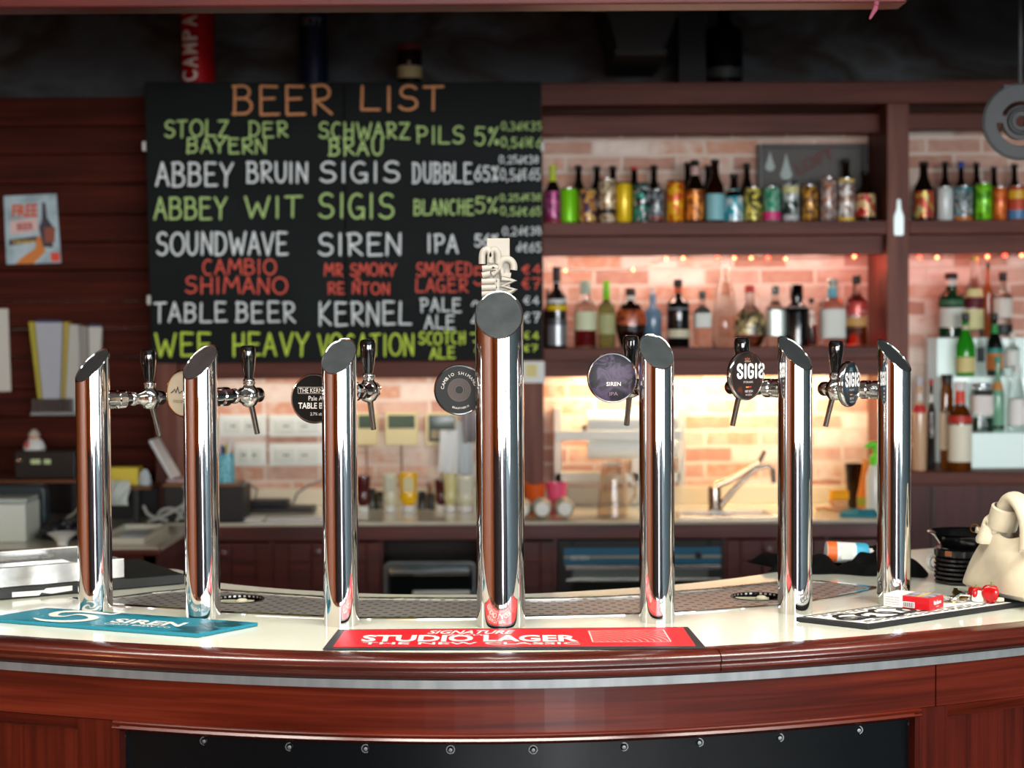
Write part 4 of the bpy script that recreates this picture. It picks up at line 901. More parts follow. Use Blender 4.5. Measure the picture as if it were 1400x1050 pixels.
# framed LOFT picture behind the cans
YFR = 6.05
pf = thing('framed_sign', 'dark framed LOFT sign with pale hanging bulbs behind the cans', 'sign', (P(1113, 250, YFR).x, YFR, zB0))
a, b = P(1036, 197, YFR), P(1186, 300, YFR)
MB().box((a.x + .02, YFR + .004, zB0 + .014), (b.x - .02, YFR + .014, a.z - .014)).build('panel', mat('#3f3a35', .5), pf)
f = MB()
for u in ((a.x, zB0, a.x + .02, a.z), (b.x - .02, zB0, b.x, a.z), (a.x + .02, a.z - .014, b.x - .02, a.z), (a.x + .02, zB0, b.x - .02, zB0 + .014)): f.box((u[0], YFR - .006, u[1] + .0006), (u[2], YFR + .016, u[3]))
f.build('frame', mat('#191513', .4), pf, bevel=.002)
for (x, y0, y1, w) in ((1053, 207, 234, 13), (1075, 210, 246, 16)):
    p = P(x, y1, YFR); s = YFR / FPX; h = (y1 - y0) * s; r = w / 2 * s
    MB().prism([(p.x + r * 1.0 * cos(t) * (1 if sin(t) < 0 else 1 - .85 * sin(t) ** .8), p.z + r + (r * sin(t) if sin(t) < 0 else (h - r) * sin(t))) for t in [2 * pi * i / 28 for i in range(28)]], YFR + .002, YFR + .0045).build('bulb_motif', mat('#aebdb9', .6), pf)
mb = MB(); ptext(mb, 'LOFT', frame(P(1091, 240, YFR + .0035), Vector((cos(.42), 0, sin(.42))), Vector((-sin(.42), 0, cos(.42)))), .15, .045, .0, .03); mb.build('lettering', mat('#5a241e', .6), pf)

# ------------------------------------------------------------------ lit bottle steps and their bottles at the right
YT = 5.62; s1z = P(1360, 592, YT).z
stp = thing('bottle_steps', 'white translucent stepped bottle display on the side counter', 'display stand', (1.8, YT + .2, zl))
ACR = mat('#cfe2dd', .4, trans=.0, emit=.22, coat=.3)
sx0 = P(1328, 600, YT).x; s2x = P(1294, 500, YT + .13).x; s3x = P(1281, 470, YT + .26).x
s2z, s3z = P(1340, 515, YT + .13).z, P(1300, 462, YT + .26).z
MB().box((sx0, YT, zl + .001), (xr - .03, YT + .13, s1z)).build('step', ACR, stp, bevel=.003)
MB().box((s2x, YT + .131, zl + .001), (xr - .03, YT + .26, s2z)).build('step', ACR, stp, bevel=.003)
MB().box((s3x, YT + .261, zl + .001), (xr - .03, YT + .40, s3z)).build('step', ACR, stp, bevel=.003)
RB = 'bottles on the lit steps'
z1_, z2_, z3_ = s1z + .0005, s2z + .0005, s3z + .0005; y1_, y2_, y3_ = YT + .065, YT + .195, YT + .325
bottle('big round-shouldered dark green bottle with white label on the top step', 1300.5, 34, 373, z3_, y3_, 'wide', mat('#0c3a22', .07, trans=.15, coat=.4), BLACK, [(.16, .46, mat('#d8dcd0', .6)), (.5, .58, mat('#3f6a4c', .6)), (.8, .9, mat('#c8ccc4', .5))], None, RB, capf=.1)
bottle('clear bottle with pale yellow label and red band on the top step', 1332, 26, 350, z3_, y3_, 'tall', CLEAR, mat('#a8a04a', .4), [(.1, .34, mat('#dcd8a0', .6)), (.36, .48, mat('#5a1620', .6)), (.5, .6, mat('#d6d49a', .6))], None, RB, capf=.06)
bottle('tall clear bottle with black pourer on the top step', 1371, 26, 372, z3_, y3_, 'spirit', CLEAR, BLACK, [(.05, .2, mat('#22282a', .5)), (.3, .6, mat('#e0d6cc', .6))], None, RB, capf=.14)
bottle('bottle of amber spirit with black cap at the back of the top step', 1351, 12, 359, z3_, y3_ + .04, 'spirit', mat('#b0602a', .08, trans=.5), BLACK, [], None, RB, capf=.09)
bottle('bright green bottle with dark cap on the middle step', 1320, 26, 428, z2_, y2_, 'tall', mat('#2fae22', .06, trans=.55), mat('#2a3030', .3), [(.06, .3, mat('#d8c98a', .6)), (.74, .8, mat('#d8ccb0', .6))], None, RB, capf=.14)
bottle('dark bottle with green foil neck and orange label on the middle step', 1360, 22, 428, z2_, y2_, 'tall', mat('#101410', .1, coat=.4), mat('#1c2422', .3), [(.1, .36, mat('#c87a3a', .6)), (.36, .44, mat('#2a8a80', .5)), (.68, .82, mat('#2f9a4c', .4))], None, RB, capf=.12)
bottle('black labelled bottle between the green ones on the middle step', 1341, 10, 450, z2_, y2_ + .038, 'spirit', CLEAR, BLACK, [(.3, .6, mat('#1c2424', .5))], None, RB, capf=.18)
bottle('clear bottle with white label on the middle step at the right edge', 1384, 20, 455, z2_, y2_, 'spirit', CLEAR, mat('#e0ddd0', .5), [(.2, .6, WP)], None, RB, capf=.15)
bottle('square jar-like clear bottle with white label and green base on the lowest step', 1342, 28, 524, z1_, y1_, 'jar', CLEAR, mat('#b0b8ba', .3, .6), [(.36, .86, mat('#e4dcd6', .6))], (.3, mat('#3f8a5c', .1, trans=.5)), RB, sq=5, capf=.08)
bottle('slim mint green bottle with orange band on the lowest step', 1364, 18, 487, z1_, y1_ + .02, 'tall', mat('#8cc4a4', .1, trans=.4), mat('#2f9a88', .4), [(.03, .08, BLACK), (.55, .66, mat('#c88a4a', .6))], None, RB, capf=.08)
bottle('clear decanter with white label on the lowest step at the right edge', 1391, 26, 500, z1_, y1_, 'cone', CLEAR, mat('#dfe2dc', .5), [(.1, .5, mat('#eceae6', .6))], None, RB, capf=.1)
LB = 'bottles standing on the ledge'; zE = zl + .0005; yE = YE + .06
bottle('cream liqueur bottle with red neck band beside the last tap', 1257, 19, 515, zE, yE, 'wide', mat('#c9a483', .25, coat=.4), mat('#b9b6bc', .4), [(.62, .7, mat('#c0282a', .5)), (.74, .82, mat('#d8d0cc', .5))], None, LB, capf=.1)
bottle('dark bottle with silver round label on the ledge', 1273, 12, 518, zE, yE + .03, 'wide', mat('#1a1412', .1, coat=.4), mat('#a83a34', .4), [(.35, .62, pr('#8a8474', '#2a2420', '#a8a294', scale=16)), (.74, .82, mat('#d8cfc8', .5))], None, LB, capf=.07)
bottle('square amber bottle with black cap on the ledge', 1294.5, 16, 512, zE, yE + .075, 'jar', mat('#8a4a0c', .06, trans=.6), BLACK, [(.2, .6, mat('#e0d8c0', .6))], None, LB, sq=5, capf=.1)
bottle('amber rum bottle with large white label in front of the steps', 1312.5, 32, 522, zE, yE + .005, 'wide', mat('#7a3c0a', .06, trans=.65), mat('#d8d4d0', .4), [(.1, .52, mat('#e8e2cc', .6)), (.54, .62, mat('#b8342a', .5)), (.76, .9, mat('#d8442c', .5))], None, LB, capf=.1)

# ------------------------------------------------------------------ on top of the shelving
zTT = zT + .0005
t, H = root_at('spirit_tin', 'red gift tube with upright white lettering on top of the shelving', 'tube', 270, 2, zTT, 5.9, None); R = 23 * 5.9 / FPX
redm = mat('#c01018', .25, .3, coat=.5)
H = .34
MB().lathe([(0, 0), (R, 0), (R, H), (0, H)], 40).build('tube_body', redm, t, world=False)
mb = MB(); s = 'CAMPARI'
for i, ch in enumerate(s):
    vs, fs, asp = font_mesh(ch, 0, .03); vs, fs = dense(vs, fs); hh = .047; ww = .045; 
    zc = .022 + i * .047
    pv = []
    for (u, v, _) in vs:
        ang = -pi / 2 - .1 + (.5 - v) * 1.05 - .28; pv.append(((R + .0008) * cos(ang), (R + .0008) * sin(ang), zc + u * .037))
    mb.add(pv, fs)
mb.build('lettering', mat('#e6ddd6', .5), t, world=False)
MB().lathe([(R + .0006, 0), (R + .0006, .004)], 40).build('base_ring', mat('#8a0c12', .3, .4), t, world=False)
t, H = root_at('spirit_tin', 'dark navy blue gift tube on top of the shelving', 'tube', 428, 2, zTT, 5.9, None); R = 20 * 5.9 / FPX
MB().lathe([(0, 0), (R, 0), (R, .32), (0, .32)], 36).build('tube_body', mat('#0d1730', .3, .2, coat=.4), t, world=False)
mb = MB(); vs, fs, asp = font_mesh('SKYY', 0, .02); vs, fs = dense(vs, fs)
mb.add([((R + .0008) * cos(-pi / 2 + (u - .5) * 1.5), (R + .0008) * sin(-pi / 2 + (u - .5) * 1.5), .212 + v * .03) for u, v, _ in vs], fs); mb.build('lettering', mat('#7d8494', .5), t, world=False)
t, H = root_at('storage_jar', 'small dark jar with cream label and red lid above the chalkboard', 'jar', 560, 62, zTT, 5.9, None); R = 16.5 * 5.9 / FPX
MB().lathe([(0, 0), (R, 0), (R, H * .82), (R * .95, H * .88), (0, H * .88)], 28).build('jar_body', mat('#1a0a0c', .25, coat=.4), t, world=False)
MB().lathe([(R * 1.01, H * .22), (R * 1.015, H * .5)], 28).build('label', mat('#a8966a', .6), t, world=False)
MB().lathe([(0, 0), (.006, .004), (.007, .012), (.0, .02)], 10, T(0, -R - .001, H * .5)).build('emblem', mat('#8a6a80', .6), t, world=False)
MB().lathe([(R * .93, H * .87), (R * .93, H), (0, H)], 28).build('lid', mat('#5e1418', .4), t, world=False)
bottle('very large black champagne bottle on top of the shelving', 990, 50, 4, zTT, 5.93, 'spirit', mat('#060606', .2, coat=.2), None, [(.1, .22, mat('#2a2b2c', .6))], None, None, name='magnum_bottle')
t = thing('black_box', 'matt black box standing beside the large champagne bottle', 'box', (P(946, 60, 5.92).x, 5.92, zTT))
MB().box((-.052, -.05, 0), (.044, .06, .24)).build('carton', mat('#121110', .7), t, world=False, bevel=.003)
MB().box((-.053, -.051, .236), (.045, .061, .25)).build('lid', mat('#0f0e0d', .7), t, world=False, bevel=.002)
# dark extract duct under the ceiling
dx = [P(820, 8, 5.6), P(846, 73, 5.6), P(905, 73, 5.6), P(940, 8, 5.6)]
t = thing('air_duct', 'black angular air duct hanging under the ceiling above the bottles', 'duct', (P(880, 40, 5.6).x, 5.6, HC - .02))
pts_ = [(dx[1].x, dx[1].z), (dx[2].x, dx[2].z), (dx[3].x + .09, HC - .021), (dx[0].x - .06, HC - .021)]
MB().prism(pts_, 5.6, 6.08).build('duct_body', mat('#131110', .6), t, bevel=.004)
MB().prism([(dx[1].x - .012, dx[1].z - .006), (dx[2].x + .012, dx[2].z - .006), (dx[2].x + .016, dx[2].z + .012), (dx[1].x - .016, dx[1].z + .012)], 5.59, 6.085).build('flange', mat('#1a1816', .6), t)

# ------------------------------------------------------------------ fairy lights
YFY = 5.96
fl = thing('fairy_lights', 'string of small red fairy lights along the brick above the spirits', 'string lights', (.6, YFY, P(900, 355, YFY).z))
BL = [(751, 363), (773, 370), (866, 369), (889, 362), (911, 354), (934, 353), (981, 353), (1004, 353), (1027, 353), (1050, 353), (1074, 354), (1168, 351)]
BR = [(1257, 352), (1281, 352), (1350, 351), (1374, 349), (1397, 349)]
wire = mat('#3a1a14', .5)
for L in (BL, BR):
    pz = [P(x, y, YFY) for x, y in L]; mid = []
    for a, b in zip(pz, pz[1:]): mid += [a, (a + b) / 2 - Vector((0, 0, .006))]
    MB().tube([p + Vector((0, .006, .004)) for p in mid + [pz[-1]]], .0012, 6).build('wire', wire, fl)
    for i, p in enumerate(pz):
        MB().lathe([(0, -.006), (.0045, -.004), (.006, 0), (.0045, .004), (0, .006)], 10, T(p)).build('bulb', mat('#ff5a34' if i % 3 else '#ff2a1c', .5, emit=22.0), fl)
def glow(x, y, Y, e, c):
    d = bpy.data.lights.new('fairy_glow', 'POINT'); d.energy = e; d.color = c; d.shadow_soft_size = .03
    o = bpy.data.objects.new('fairy_glow', d); COL.objects.link(o); o.parent = fl; o.location = P(x, y, Y) - fl.location
for x in (760, 830, 900, 970, 1040, 1110): glow(x, 366, 5.93, .55, (1, .66, .53))
glow(1172, 362, 5.94, .3, (1, .06, .03)); glow(1176, 462, 5.97, .05, (1, .05, .03)); glow(1262, 362, 5.93, .35, (1, .22, .14)); glow(1350, 360, 5.93, .35, (1, .25, .16))
# ------------------------------------------------------------------ bar mats and things on the bar
zM = ZC + .0065
def quad_mb(p, z0, z1):
    vs = [(q.x, q.y, z0) for q in p] + [(q.x, q.y, z1) for q in p]
    return MB().add(vs, [(3, 2, 1, 0), (4, 5, 6, 7), (0, 1, 5, 4), (1, 2, 6, 5), (2, 3, 7, 6), (3, 0, 4, 7)])
def plane_frame(o, pu, pv, z):
    u = (pu - o); u.z = 0; lu = u.length; u.normalize(); v = (pv - o); v.z = 0; lv = v.length; v.normalize()
    return frame((o.x, o.y, z), u, v, (0, 0, 1)), lu, lv
# teal rubber mat
b1, b2, f2 = PZ(64, 830.5, zM), PZ(353, 851, zM), PZ(270, 867, zM); f1 = b1 + f2 - b2
mt = thing('bar_mat', 'teal rubber bar mat with white swirl and SIREN lettering', 'bar mat', ((f1 + b2) / 2).to_tuple()[:2] + (ZC,))
quad_mb([f1, f2, b2, b1], ZC + .0005, zM).build('mat_body', mat('#0c6a7c', .5), mt, bevel=.0015)
Mm, lu, lv = plane_frame(f1, f2, b1, zM)
def on(mbx, items, Mf, thick=.0006):
    for (tx, x, y, wd, h, *sh) in items: ptext(mbx, tx, Mf @ T(x, y, 0), wd, h, *sh, thick=thick)
WT = mat('#cfd0ca', .6)
mb = MB()
def zpx(lst): return [PZ(a / 3.684, 810 + b / 3.684, zM) for a, b in lst]
for st, r0 in (([(172, 130), (200, 138), (240, 143), (330, 147), (430, 141), (472, 130), (450, 118), (400, 112), (370, 115)], .0095), ([(370, 115), (320, 122), (272, 119), (278, 106), (330, 98), (420, 98), (500, 106), (560, 112), (602, 105)], .0095)):
    sw = smooth_path([Vector((p.x, p.y, 0)) for p in zpx(st)], 5); nn = len(sw) - 1
    for i in range(nn): ribbon(mb, [sw[i].to_2d(), sw[i + 1].to_2d()], r0 * (.25 + .75 * sin(pi * min(1, max(0, i / nn)) )), T(0, 0, zM), .0006, 8)
mb.build('emblem', WT, mt)
mb = MB()
def mat_text(txt, bl, br, tl, bold):
    a, b, c = zpx([bl, br, tl]); u, v = b - a, c - a
    vs_, fs_, _ = font_mesh(txt, 0, bold); mb.add([a + u * q[0] + v * q[1] + Vector((0, 0, .0006)) for q in vs_], fs_)
mat_text('SIREN', (545, 151), (900, 174), (600, 132), .03); mat_text('CRAFT BREW CO', (520, 160), (850, 181), (534, 154), .01)
mb.build('lettering', WT, mt)
mb = MB(); dk = mat('#063f4b', .5)
for i in range(11):
    u0 = lu * (.86 + .012 * i)
    pt = [Vector((min(u0 + .018 * sin(k * 1.1 + i * .3), lu * .99), lv * (.06 + .88 * k / 14), 0)).to_2d() for k in range(15)]
    ribbon(mb, pt, .0016, Mm, .0005, 5)
for i in range(16):
    u0 = lu * random.uniform(.03, .6); v0 = lv * random.choice((.06, .1, .9, .94, .86)); ribbon(mb, [(u0, v0), (u0 + .02, v0 + .002), (u0 + .035, v0 - .002)], .0012, Mm, .0005, 5)
mb.build('pattern', dk, mt)
# red mat
zR = ZC + .0036
rb1, rb2, rf2, rf1 = PZ(462, 860.5, zR), PZ(941, 857, zR), PZ(966, 885.6, zR), PZ(441, 886.8, zR)
mt = thing('bar_mat', 'red bar mat with white SIGNATURE STUDIO LAGER lettering and black ends', 'bar mat', ((rf1 + rb2) / 2).to_tuple()[:2] + (ZC,))
quad_mb([rf1, rf2, rb2, rb1], ZC + .0018, zR).build('mat_body', mat('#16161a', .6), mt, bevel=.0008)
ri = [PZ(455.5, 884.6, zR), PZ(951, 883.2, zR), PZ(934, 858.2, zR), PZ(471.5, 861.6, zR)]
quad_mb(ri, zR - .0002, zR + .0004).build('red_field', mat('#d50c1c', .5), mt)
Mm, lu, lv = plane_frame(ri[0], ri[1], ri[3], zR + .0004)
def at_px(x, y): 
    q = PZ(x, y, zR); return q
def on_px(mbx, txt, x0, y0, x1, y1, sh=0, bold=0):
    a, b, c = PZ(x0, y1, zR), PZ(x1, y1, zR), PZ(x0, y0, zR)
    Mx = frame((a.x, a.y, zR + .0005), (b - a).normalized(), Vector((0, 1, 0)), (0, 0, 1)); ptext(mbx, txt, Mx, (b - a).length, abs(c.y - a.y), sh, bold, thick=.0003)
mb = MB(); on_px(mb, 'SIGNATURE', 584, 862.4, 704, 867.2, .35, .02); on_px(mb, 'BREW', 610, 868, 668, 869.6, .35, .01); on_px(mb, 'STUDIO LAGER', 493, 868.8, 791, 877.6, 0, .035); on_px(mb, 'THE NEW CLASSIC', 495, 878.6, 793, 881.6, 0, .012)
mb.build('lettering', mat('#d6cac6', .6), mt)
mb = MB(); c4 = [PZ(x, y, zR) for x, y in ((810.5, 878.6), (917, 878), (907, 862), (805, 863.4))]
I4 = Matrix.Translation((0, 0, zR + .0005))
ribbon(mb, [(c.x, c.y) for c in c4] + [(c4[0].x, c4[0].y)], .0011, I4)
ux, vx = c4[1] - c4[0], c4[3] - c4[0]
for i in range(15):
    rr = .12 + i * .085; pt = []
    for k in range(19):
        a = radians(90 * k / 18); u, v = rr * cos(a) * 1.0, rr * sin(a) * 1.15
        if 0 <= u <= 1 and 0 <= v <= 1: q = c4[0] + ux * u + vx * v; pt.append((q.x, q.y))
    if len(pt) > 1: ribbon(mb, pt, .0007, I4, .0004, 4)
mb.build('pattern', mat('#e8b9b2', .55), mt)
# black and white mat
zM = ZC + .0085
g1, g2 = PZ(1088, 843.5, zM), PZ(1187, 854.5, zM); gdir = (PZ(1400, 823, zM) - g2).normalized(); g3 = g2 + gdir * .62; g4 = g1 + gdir * .62
mt = thing('bar_mat', 'black rubber bar mat with worn white lettering under the cigarette packet', 'bar mat', ((g2 + g4) / 2).to_tuple()[:2] + (ZC,))
quad_mb([g2, g3, g4, g1], ZC + .0005, zM).build('mat_body', mat('#101113', .6), mt, bevel=.0012)
Mm, lu, lv = plane_frame(g2, g3, g1, zM)
wp = MB()
wp.plate([[(g2 + (g3 - g2) * u + (g1 - g2) * v).to_2d().to_tuple() for u, v in ((.02, .07), (.6, .07), (.6, .93), (.02, .93))]], zM - .0003, zM + .0005); wp.build('white_field', mat('#dcdcd6', .6), mt)
mb = MB(); Mq = T(0, 0, .0006)
for (x, y, r, n0, n1) in ((.10, .55, .026, 20, 330), (.17, .45, .03, 60, 400), (.06, .45, .016, 0, 360), (.25, .55, .03, 100, 420), (.31, .45, .022, 0, 300)):
    ribbon(mb, [(lu * x + r * 1.2 * cos(radians(n0 + (n1 - n0) * i / 16)), lv * y + r * sin(radians(n0 + (n1 - n0) * i / 16))) for i in range(17)], .0048, Mm @ Mq, .0005, 6)
for (v, u0, u1) in ((.2, .04, .56), (.28, .1, .5), (.8, .05, .56), (.14, .03, .58), (.87, .03, .58)):
    u = u0
    while u < u1:
        w_ = random.uniform(.008, .02); ribbon(mb, [(lu * u, lv * v), (lu * u + w_, lv * v)], .0016, Mm @ Mq, .0005, 4); u += (w_ + .008) / lu
mb.build('pattern', mat('#111214', .6), mt)

# cigarette packet
zP = zM + .0008
c0 = PZ(1271.7, 835.6, zP); ul = (PZ(1208, 828.8, zP) - c0); ul.z = 0; ul.normalize(); vl = Vector((ul.y, -ul.x, 0)) if Vector((ul.y, -ul.x, 0)).y > 0 else Vector((-ul.y, ul.x, 0))
L1, L2, Hh = .088, .055, .0225
pk = thing('cigarette_packet', 'red cigarette packet with white lettering lying on the black and white mat', 'cigarette packet', c0.to_tuple())
Mk = frame(c0, ul, vl, (0, 0, 1)) if ul.cross(vl).z > 0 else None
def kbox(mbx, a, b):
    vs = []
    for z in (a[2], b[2]):
        for (x, y) in ((a[0], a[1]), (b[0], a[1]), (b[0], b[1]), (a[0], b[1])): vs.append(c0 + ul * x + vl * y + Vector((0, 0, z)))
    fl_ = ul.cross(vl).z < 0
    fs = [(0, 3, 2, 1), (4, 5, 6, 7), (0, 1, 5, 4), (1, 2, 6, 5), (2, 3, 7, 6), (3, 0, 4, 7)]
    if fl_: fs = [tuple(reversed(f)) for f in fs]
    return mbx.add(vs, fs)
kbox(MB(), (0, 0, 0), (.052, L2, Hh)).build('carton', mat('#b00a16', .4), pk, bevel=.0012)
kbox(MB(), (.0515, .0003, .0003), (L1, L2 - .0003, Hh - .0003)).build('warning_panel', mat('#d8d5d2', .4), pk, bevel=.0012)
kbox(MB(), (.001, .003, Hh - .0002), (.05, L2 - .003, Hh + .0003)).build('picture', noisy('packet_top', [(.3, '#2c2c30'), (.5, '#8d8f96'), (.7, '#c4c6ca')], (70, 70, 70), 3, .4), pk)
kbox(MB(), (.022, .002, Hh + .0002), (.027, L2 - .002, Hh + .0006)).build('stripe', mat('#d8b024', .4), pk)
Me = frame(c0 - ul * .0004, vl, (0, 0, 1), -ul); Ms = frame(c0 - vl * .0006, -ul, (0, 0, 1), -vl)
mb = MB(); ptext(mb, 'Marlboro', Me @ T(.013, .0085, 0), .03, .0075, 0, .03); ptext(mb, 'RED', Me @ T(.022, .004, 0), .012, .0022)
mb.build('lettering', mat('#efe9e4', .45), pk)
mb = MB()
for i, tx in enumerate(('FUMAR PUEDE MATAR', 'SMOKING KILLS', 'FUMAR DANIFICA', 'QUIT NOW')): ptext(mb, tx, Ms @ T(-.085, .0165 - i * .0042, 0), .028, .0024)
mb.build('lettering', mat('#55545a', .5), pk)
mb = MB(); ptext(mb, 'IIIIIIIII', Ms @ T(-.049, .0035, 0), .018, .008, 0, .01); kb = mb.build('barcode', mat('#1c1c1e', .5), pk)
kbox(MB(), (.029, -.0004, .0025), (.051, .0004, .0125)).build('barcode_field', mat('#d8d6d4', .45), pk)

# keys
kc = PZ(1322, 823, zM + .001); ky = thing('key_bunch', 'bunch of metal keys with a cream leather tag on the black mat', 'keys', kc.to_tuple())
MB().tube([kc + Vector((-.012 + .013 * cos(t), .004 + .013 * sin(t), .006 + .003 * sin(t))) for t in [2 * pi * i / 24 for i in range(24)]], .0012, 6, closed=True).build('ring', CHROME, ky)
for i, (a, ln, zz) in enumerate(((2.9, .05, .002), (2.5, .046, .006), (.9, .03, .004), (3.5, .044, .004), (1.6, .03, .009))):
    o_ = kc + Vector((-.012, .004, zz)); Mx = T(o_) @ RZ(a) @ RY(-.12 * (i - 1))
    k_ = MB(); k_.lathe([(.0, -.001), (.010, -.001), (.010, .001), (0, .001)], 18, Mx @ T(.012, 0, 0)); k_.box((.02, -.0035, -.001), (ln, .0035, .001), Mx)
    for j in range(4): k_.box((ln - .006 - j * .006, .0035, -.001), (ln - .009 - j * .006, .006, .001), Mx)
    k_.build('key', CHROME2 if i % 2 else mat('#c8a862', .25, 1.0), ky)
MB().tube([kc + Vector(v) for v in ((-.03, -.002, .003), (-.012, .0, .014), (.004, .004, .012), (.012, .01, .004))], .0035, 8).build('clasp', CHROME, ky)
tg = MB(); tg.prism(rrect(-.012, .001, .008, .021, .004), -.001, .001, T(kc + Vector((.02, -.004, 0))) @ RZ(-.35) @ RX(-.25)); tg.build('leather_tag', mat('#d8cfba', .6), ky)
MB().tube([kc + Vector(v) for v in ((.018, .0, .004), (.035, -.002, .003), (.052, .002, .004), (.066, .0, .003))], .0042, 8, flat=.45).build('leather_strap', mat('#cfc4a8', .6), ky)

# two small red peppers
def pepper(x, y, s, rz, label):
    c = PZ(x, y, zM + .0005); t = thing('red_pepper', label, 'pepper', c.to_tuple(), rz, group='little red peppers by the bag')
    n, m = 30, 14; vs = []; fs = []
    for j in range(m + 1):
        ph = pi * j / m
        for i in range(n):
            th = 2 * pi * i / n; lob = 1 + .26 * cos(3 * th + .6) * sin(ph) ** .6
            r = s * sin(ph) ** .75 * lob * .84 * (1.0 - .15 * cos(ph)); z = s * 1.16 * (.92 - .95 * cos(ph) - .18 * (math.exp(-8 * (ph - pi) ** 2)))
            vs.append((r * cos(th), r * sin(th), max(z, 0)))
    for j in range(m):
        for i in range(n): fs.append((j * n + i, j * n + (i + 1) % n, (j + 1) * n + (i + 1) % n, (j + 1) * n + i))
    MB().add(vs, fs, None, 0, True).build('flesh', mat('#a40306', .16, coat=.4), t, world=False)
    MB().tube([(0, 0, s * 1.85), (.001, 0, s * 2.08), (s * .25, .0, s * 2.3)], [s * .16, s * .1, s * .09], 8).build('stem', mat('#4a6a1e', .5), t, world=False)
pepper(1333, 822, .0128, .4, 'smaller red pepper, the left one beside the beige bag')
pepper(1355, 824.5, .0158, 1.2, 'larger glossy red pepper under the beige bag')

# knotted beige bag
zB_ = ZC + .009
bl0 = PZ(1326, 801, ZC + .012); br0 = PZ(1460, 832, ZC + .012)
bu = br0 - bl0; bu.z = 0; bL = bu.length; bu.normalize(); bn = Vector((bu.y, -bu.x, 0))
if bn.y > 0: bn = -bn
bag = thing('tote_bag', 'beige leather knot bag standing at the right end of the bar', 'bag', (bl0 + bu * bL / 2).to_tuple()[:2] + (ZC,))
BGM = noisy('beige_leather', [(.3, '#c2b69b'), (.7, '#cec3a9')], (7, 7, 7), 4, .5, 0, 0, bump=.25, bscale=60, sheen=.2)
Hb = .165; nu, nv = 30, 22; vs = []; fs = []
zbase = ZC + .0095
def bag_out(v):
    # left and right edge fractions at height v
    l = -.03 + .02 * sin(v * 3) + .36 * v ** 1.5; return l, 1 - (l) * 1.0
for side in (1, -1):
    o0 = len(vs)
    for j in range(nv + 1):
        v = j / nv; l, r = bag_out(v)
        for i in range(nu + 1):
            u = i / nu; uu = l + (r - l) * u; e = max(0, 1 - (2 * u - 1) ** 2) ** .5
            dip = 1 - .34 * v * (1 - min(1, abs(uu - .5) / .42) ** 1.6)
            th = .052 * e * (1 - .62 * v ** 1.4) * (min(1, v * 7 + .35)) * (1 + .1 * sin(9 * uu + 5 * v) + .07 * sin(17 * uu - 11 * v))
            p = bl0 + bu * (uu * bL) + bn * (side * th); p.z = zbase + Hb * v * dip
            vs.append(p)
    for j in range(nv):
        for i in range(nu):
            a = o0 + j * (nu + 1) + i; q = (a, a + 1, a + nu + 2, a + nu + 1)
            fs.append(q if side == 1 else tuple(reversed(q)))
o1 = (nu + 1) * (nv + 1)
for i in range(nu): fs.append((i, o1 + i, o1 + i + 1, i + 1))
MB().add(vs, fs, None, 0, True).build('bag_body', BGM, bag)
l1, r1 = bag_out(1.0)
def bp_(u, z, off=0): 
    p = bl0 + bu * (u * bL) + bn * off; p.z = z; return p
zh = P(1382, 664, bl0.y + .02).z
kn = bp_(.36, zh - .045)
MB().tube(smooth_path([bp_(.28, ZC + .11), bp_(.30, ZC + .145, .006), bp_(.335, zh - .075, .006), bp_(.37, zh - .045), bp_(.40, zh - .022), bp_(.47, zh - .009), bp_(.56, zh - .022), bp_(.63, zh - .05), bp_(.68, ZC + .13), bp_(.72, ZC + .105)], 5), [.040 - .0 * 0 if i < 2 else max(.0175, .040 - .0035 * i) if i < 16 else (.02 if i < 34 else .02 + .0018 * (i - 34)) for i in range(46)], 16, flat=.62, up=bn).build('handle', BGM, bag)
ax = (bp_(.40, zh - .022) - bp_(.335, zh - .075)).normalized(); pc = bp_(.368, zh - .047)
Mr = frame(pc, ax.orthogonal().normalized(), ax.cross(ax.orthogonal().normalized()), ax)
MB().lathe([(.022, -.021), (.0265, -.019), (.0275, 0), (.0265, .019), (.022, .021)], 26, Mr).build('knot_band', BGM, bag)
rp = P(1337, 722, bl0.y + .02)
MB().tube([rp + Vector((-.006 + .008 * cos(t), 0, .008 * sin(t))) for t in [2 * pi * i / 20 for i in range(20)]], .0011, 6, closed=True).build('ring', GOLD, bag)
MB().tube([rp + Vector((-.004, 0, -.003)), rp + Vector((.01, .004, -.006)), rp + Vector((.035, .01, -.012))], .006, 8, flat=.4).build('ring_tab', BGM, bag)

# stack of black ashtrays with a wide dish on top
ac = PZ(1317, 796, ZC); s_ = .0078
for i in range(7):
    t = thing('ashtray', ['lowest black ashtray of the stack beside the bag', 'second black ashtray up in the stack beside the bag', 'third black ashtray up in the stack beside the bag', 'fourth black ashtray up in the stack beside the bag', 'fifth black ashtray up in the stack beside the bag', 'sixth black ashtray up in the stack beside the bag', 'topmost black ashtray of the stack, under the wide dish'][i], 'ashtray', (ac.x, ac.y, ZC + .0005 + i * .0086), group='stacked black ashtrays')
    hh = .0082 if i < 6 else .016
    MB().lathe([(0, 0), (.052, 0), (.056, .002), (.056, hh - .0022), (.053, hh), (.046, hh), (.044, hh - .003), (0, hh - .004)], 40).build('ashtray_body', mat('#0a0a0b', .25, coat=.3), t, world=False)
    if i == 6: MB().prism(rrect(-.007, .004, .007, .014, .002), -.0008, .0004, T(-.0395, -.0395, 0) @ RZ(-pi / 4)).build('swatch', mat('#8a5634', .4, .4), t, world=False)  # copper highlight on the ashtray side, put in as a thin coloured plate
zd = ZC + .0005 + 6 * .0086 + .0165
t = thing('serving_dish', 'wide glossy black dish resting on top of the ashtray stack', 'dish', (ac.x + .002, ac.y, zd))
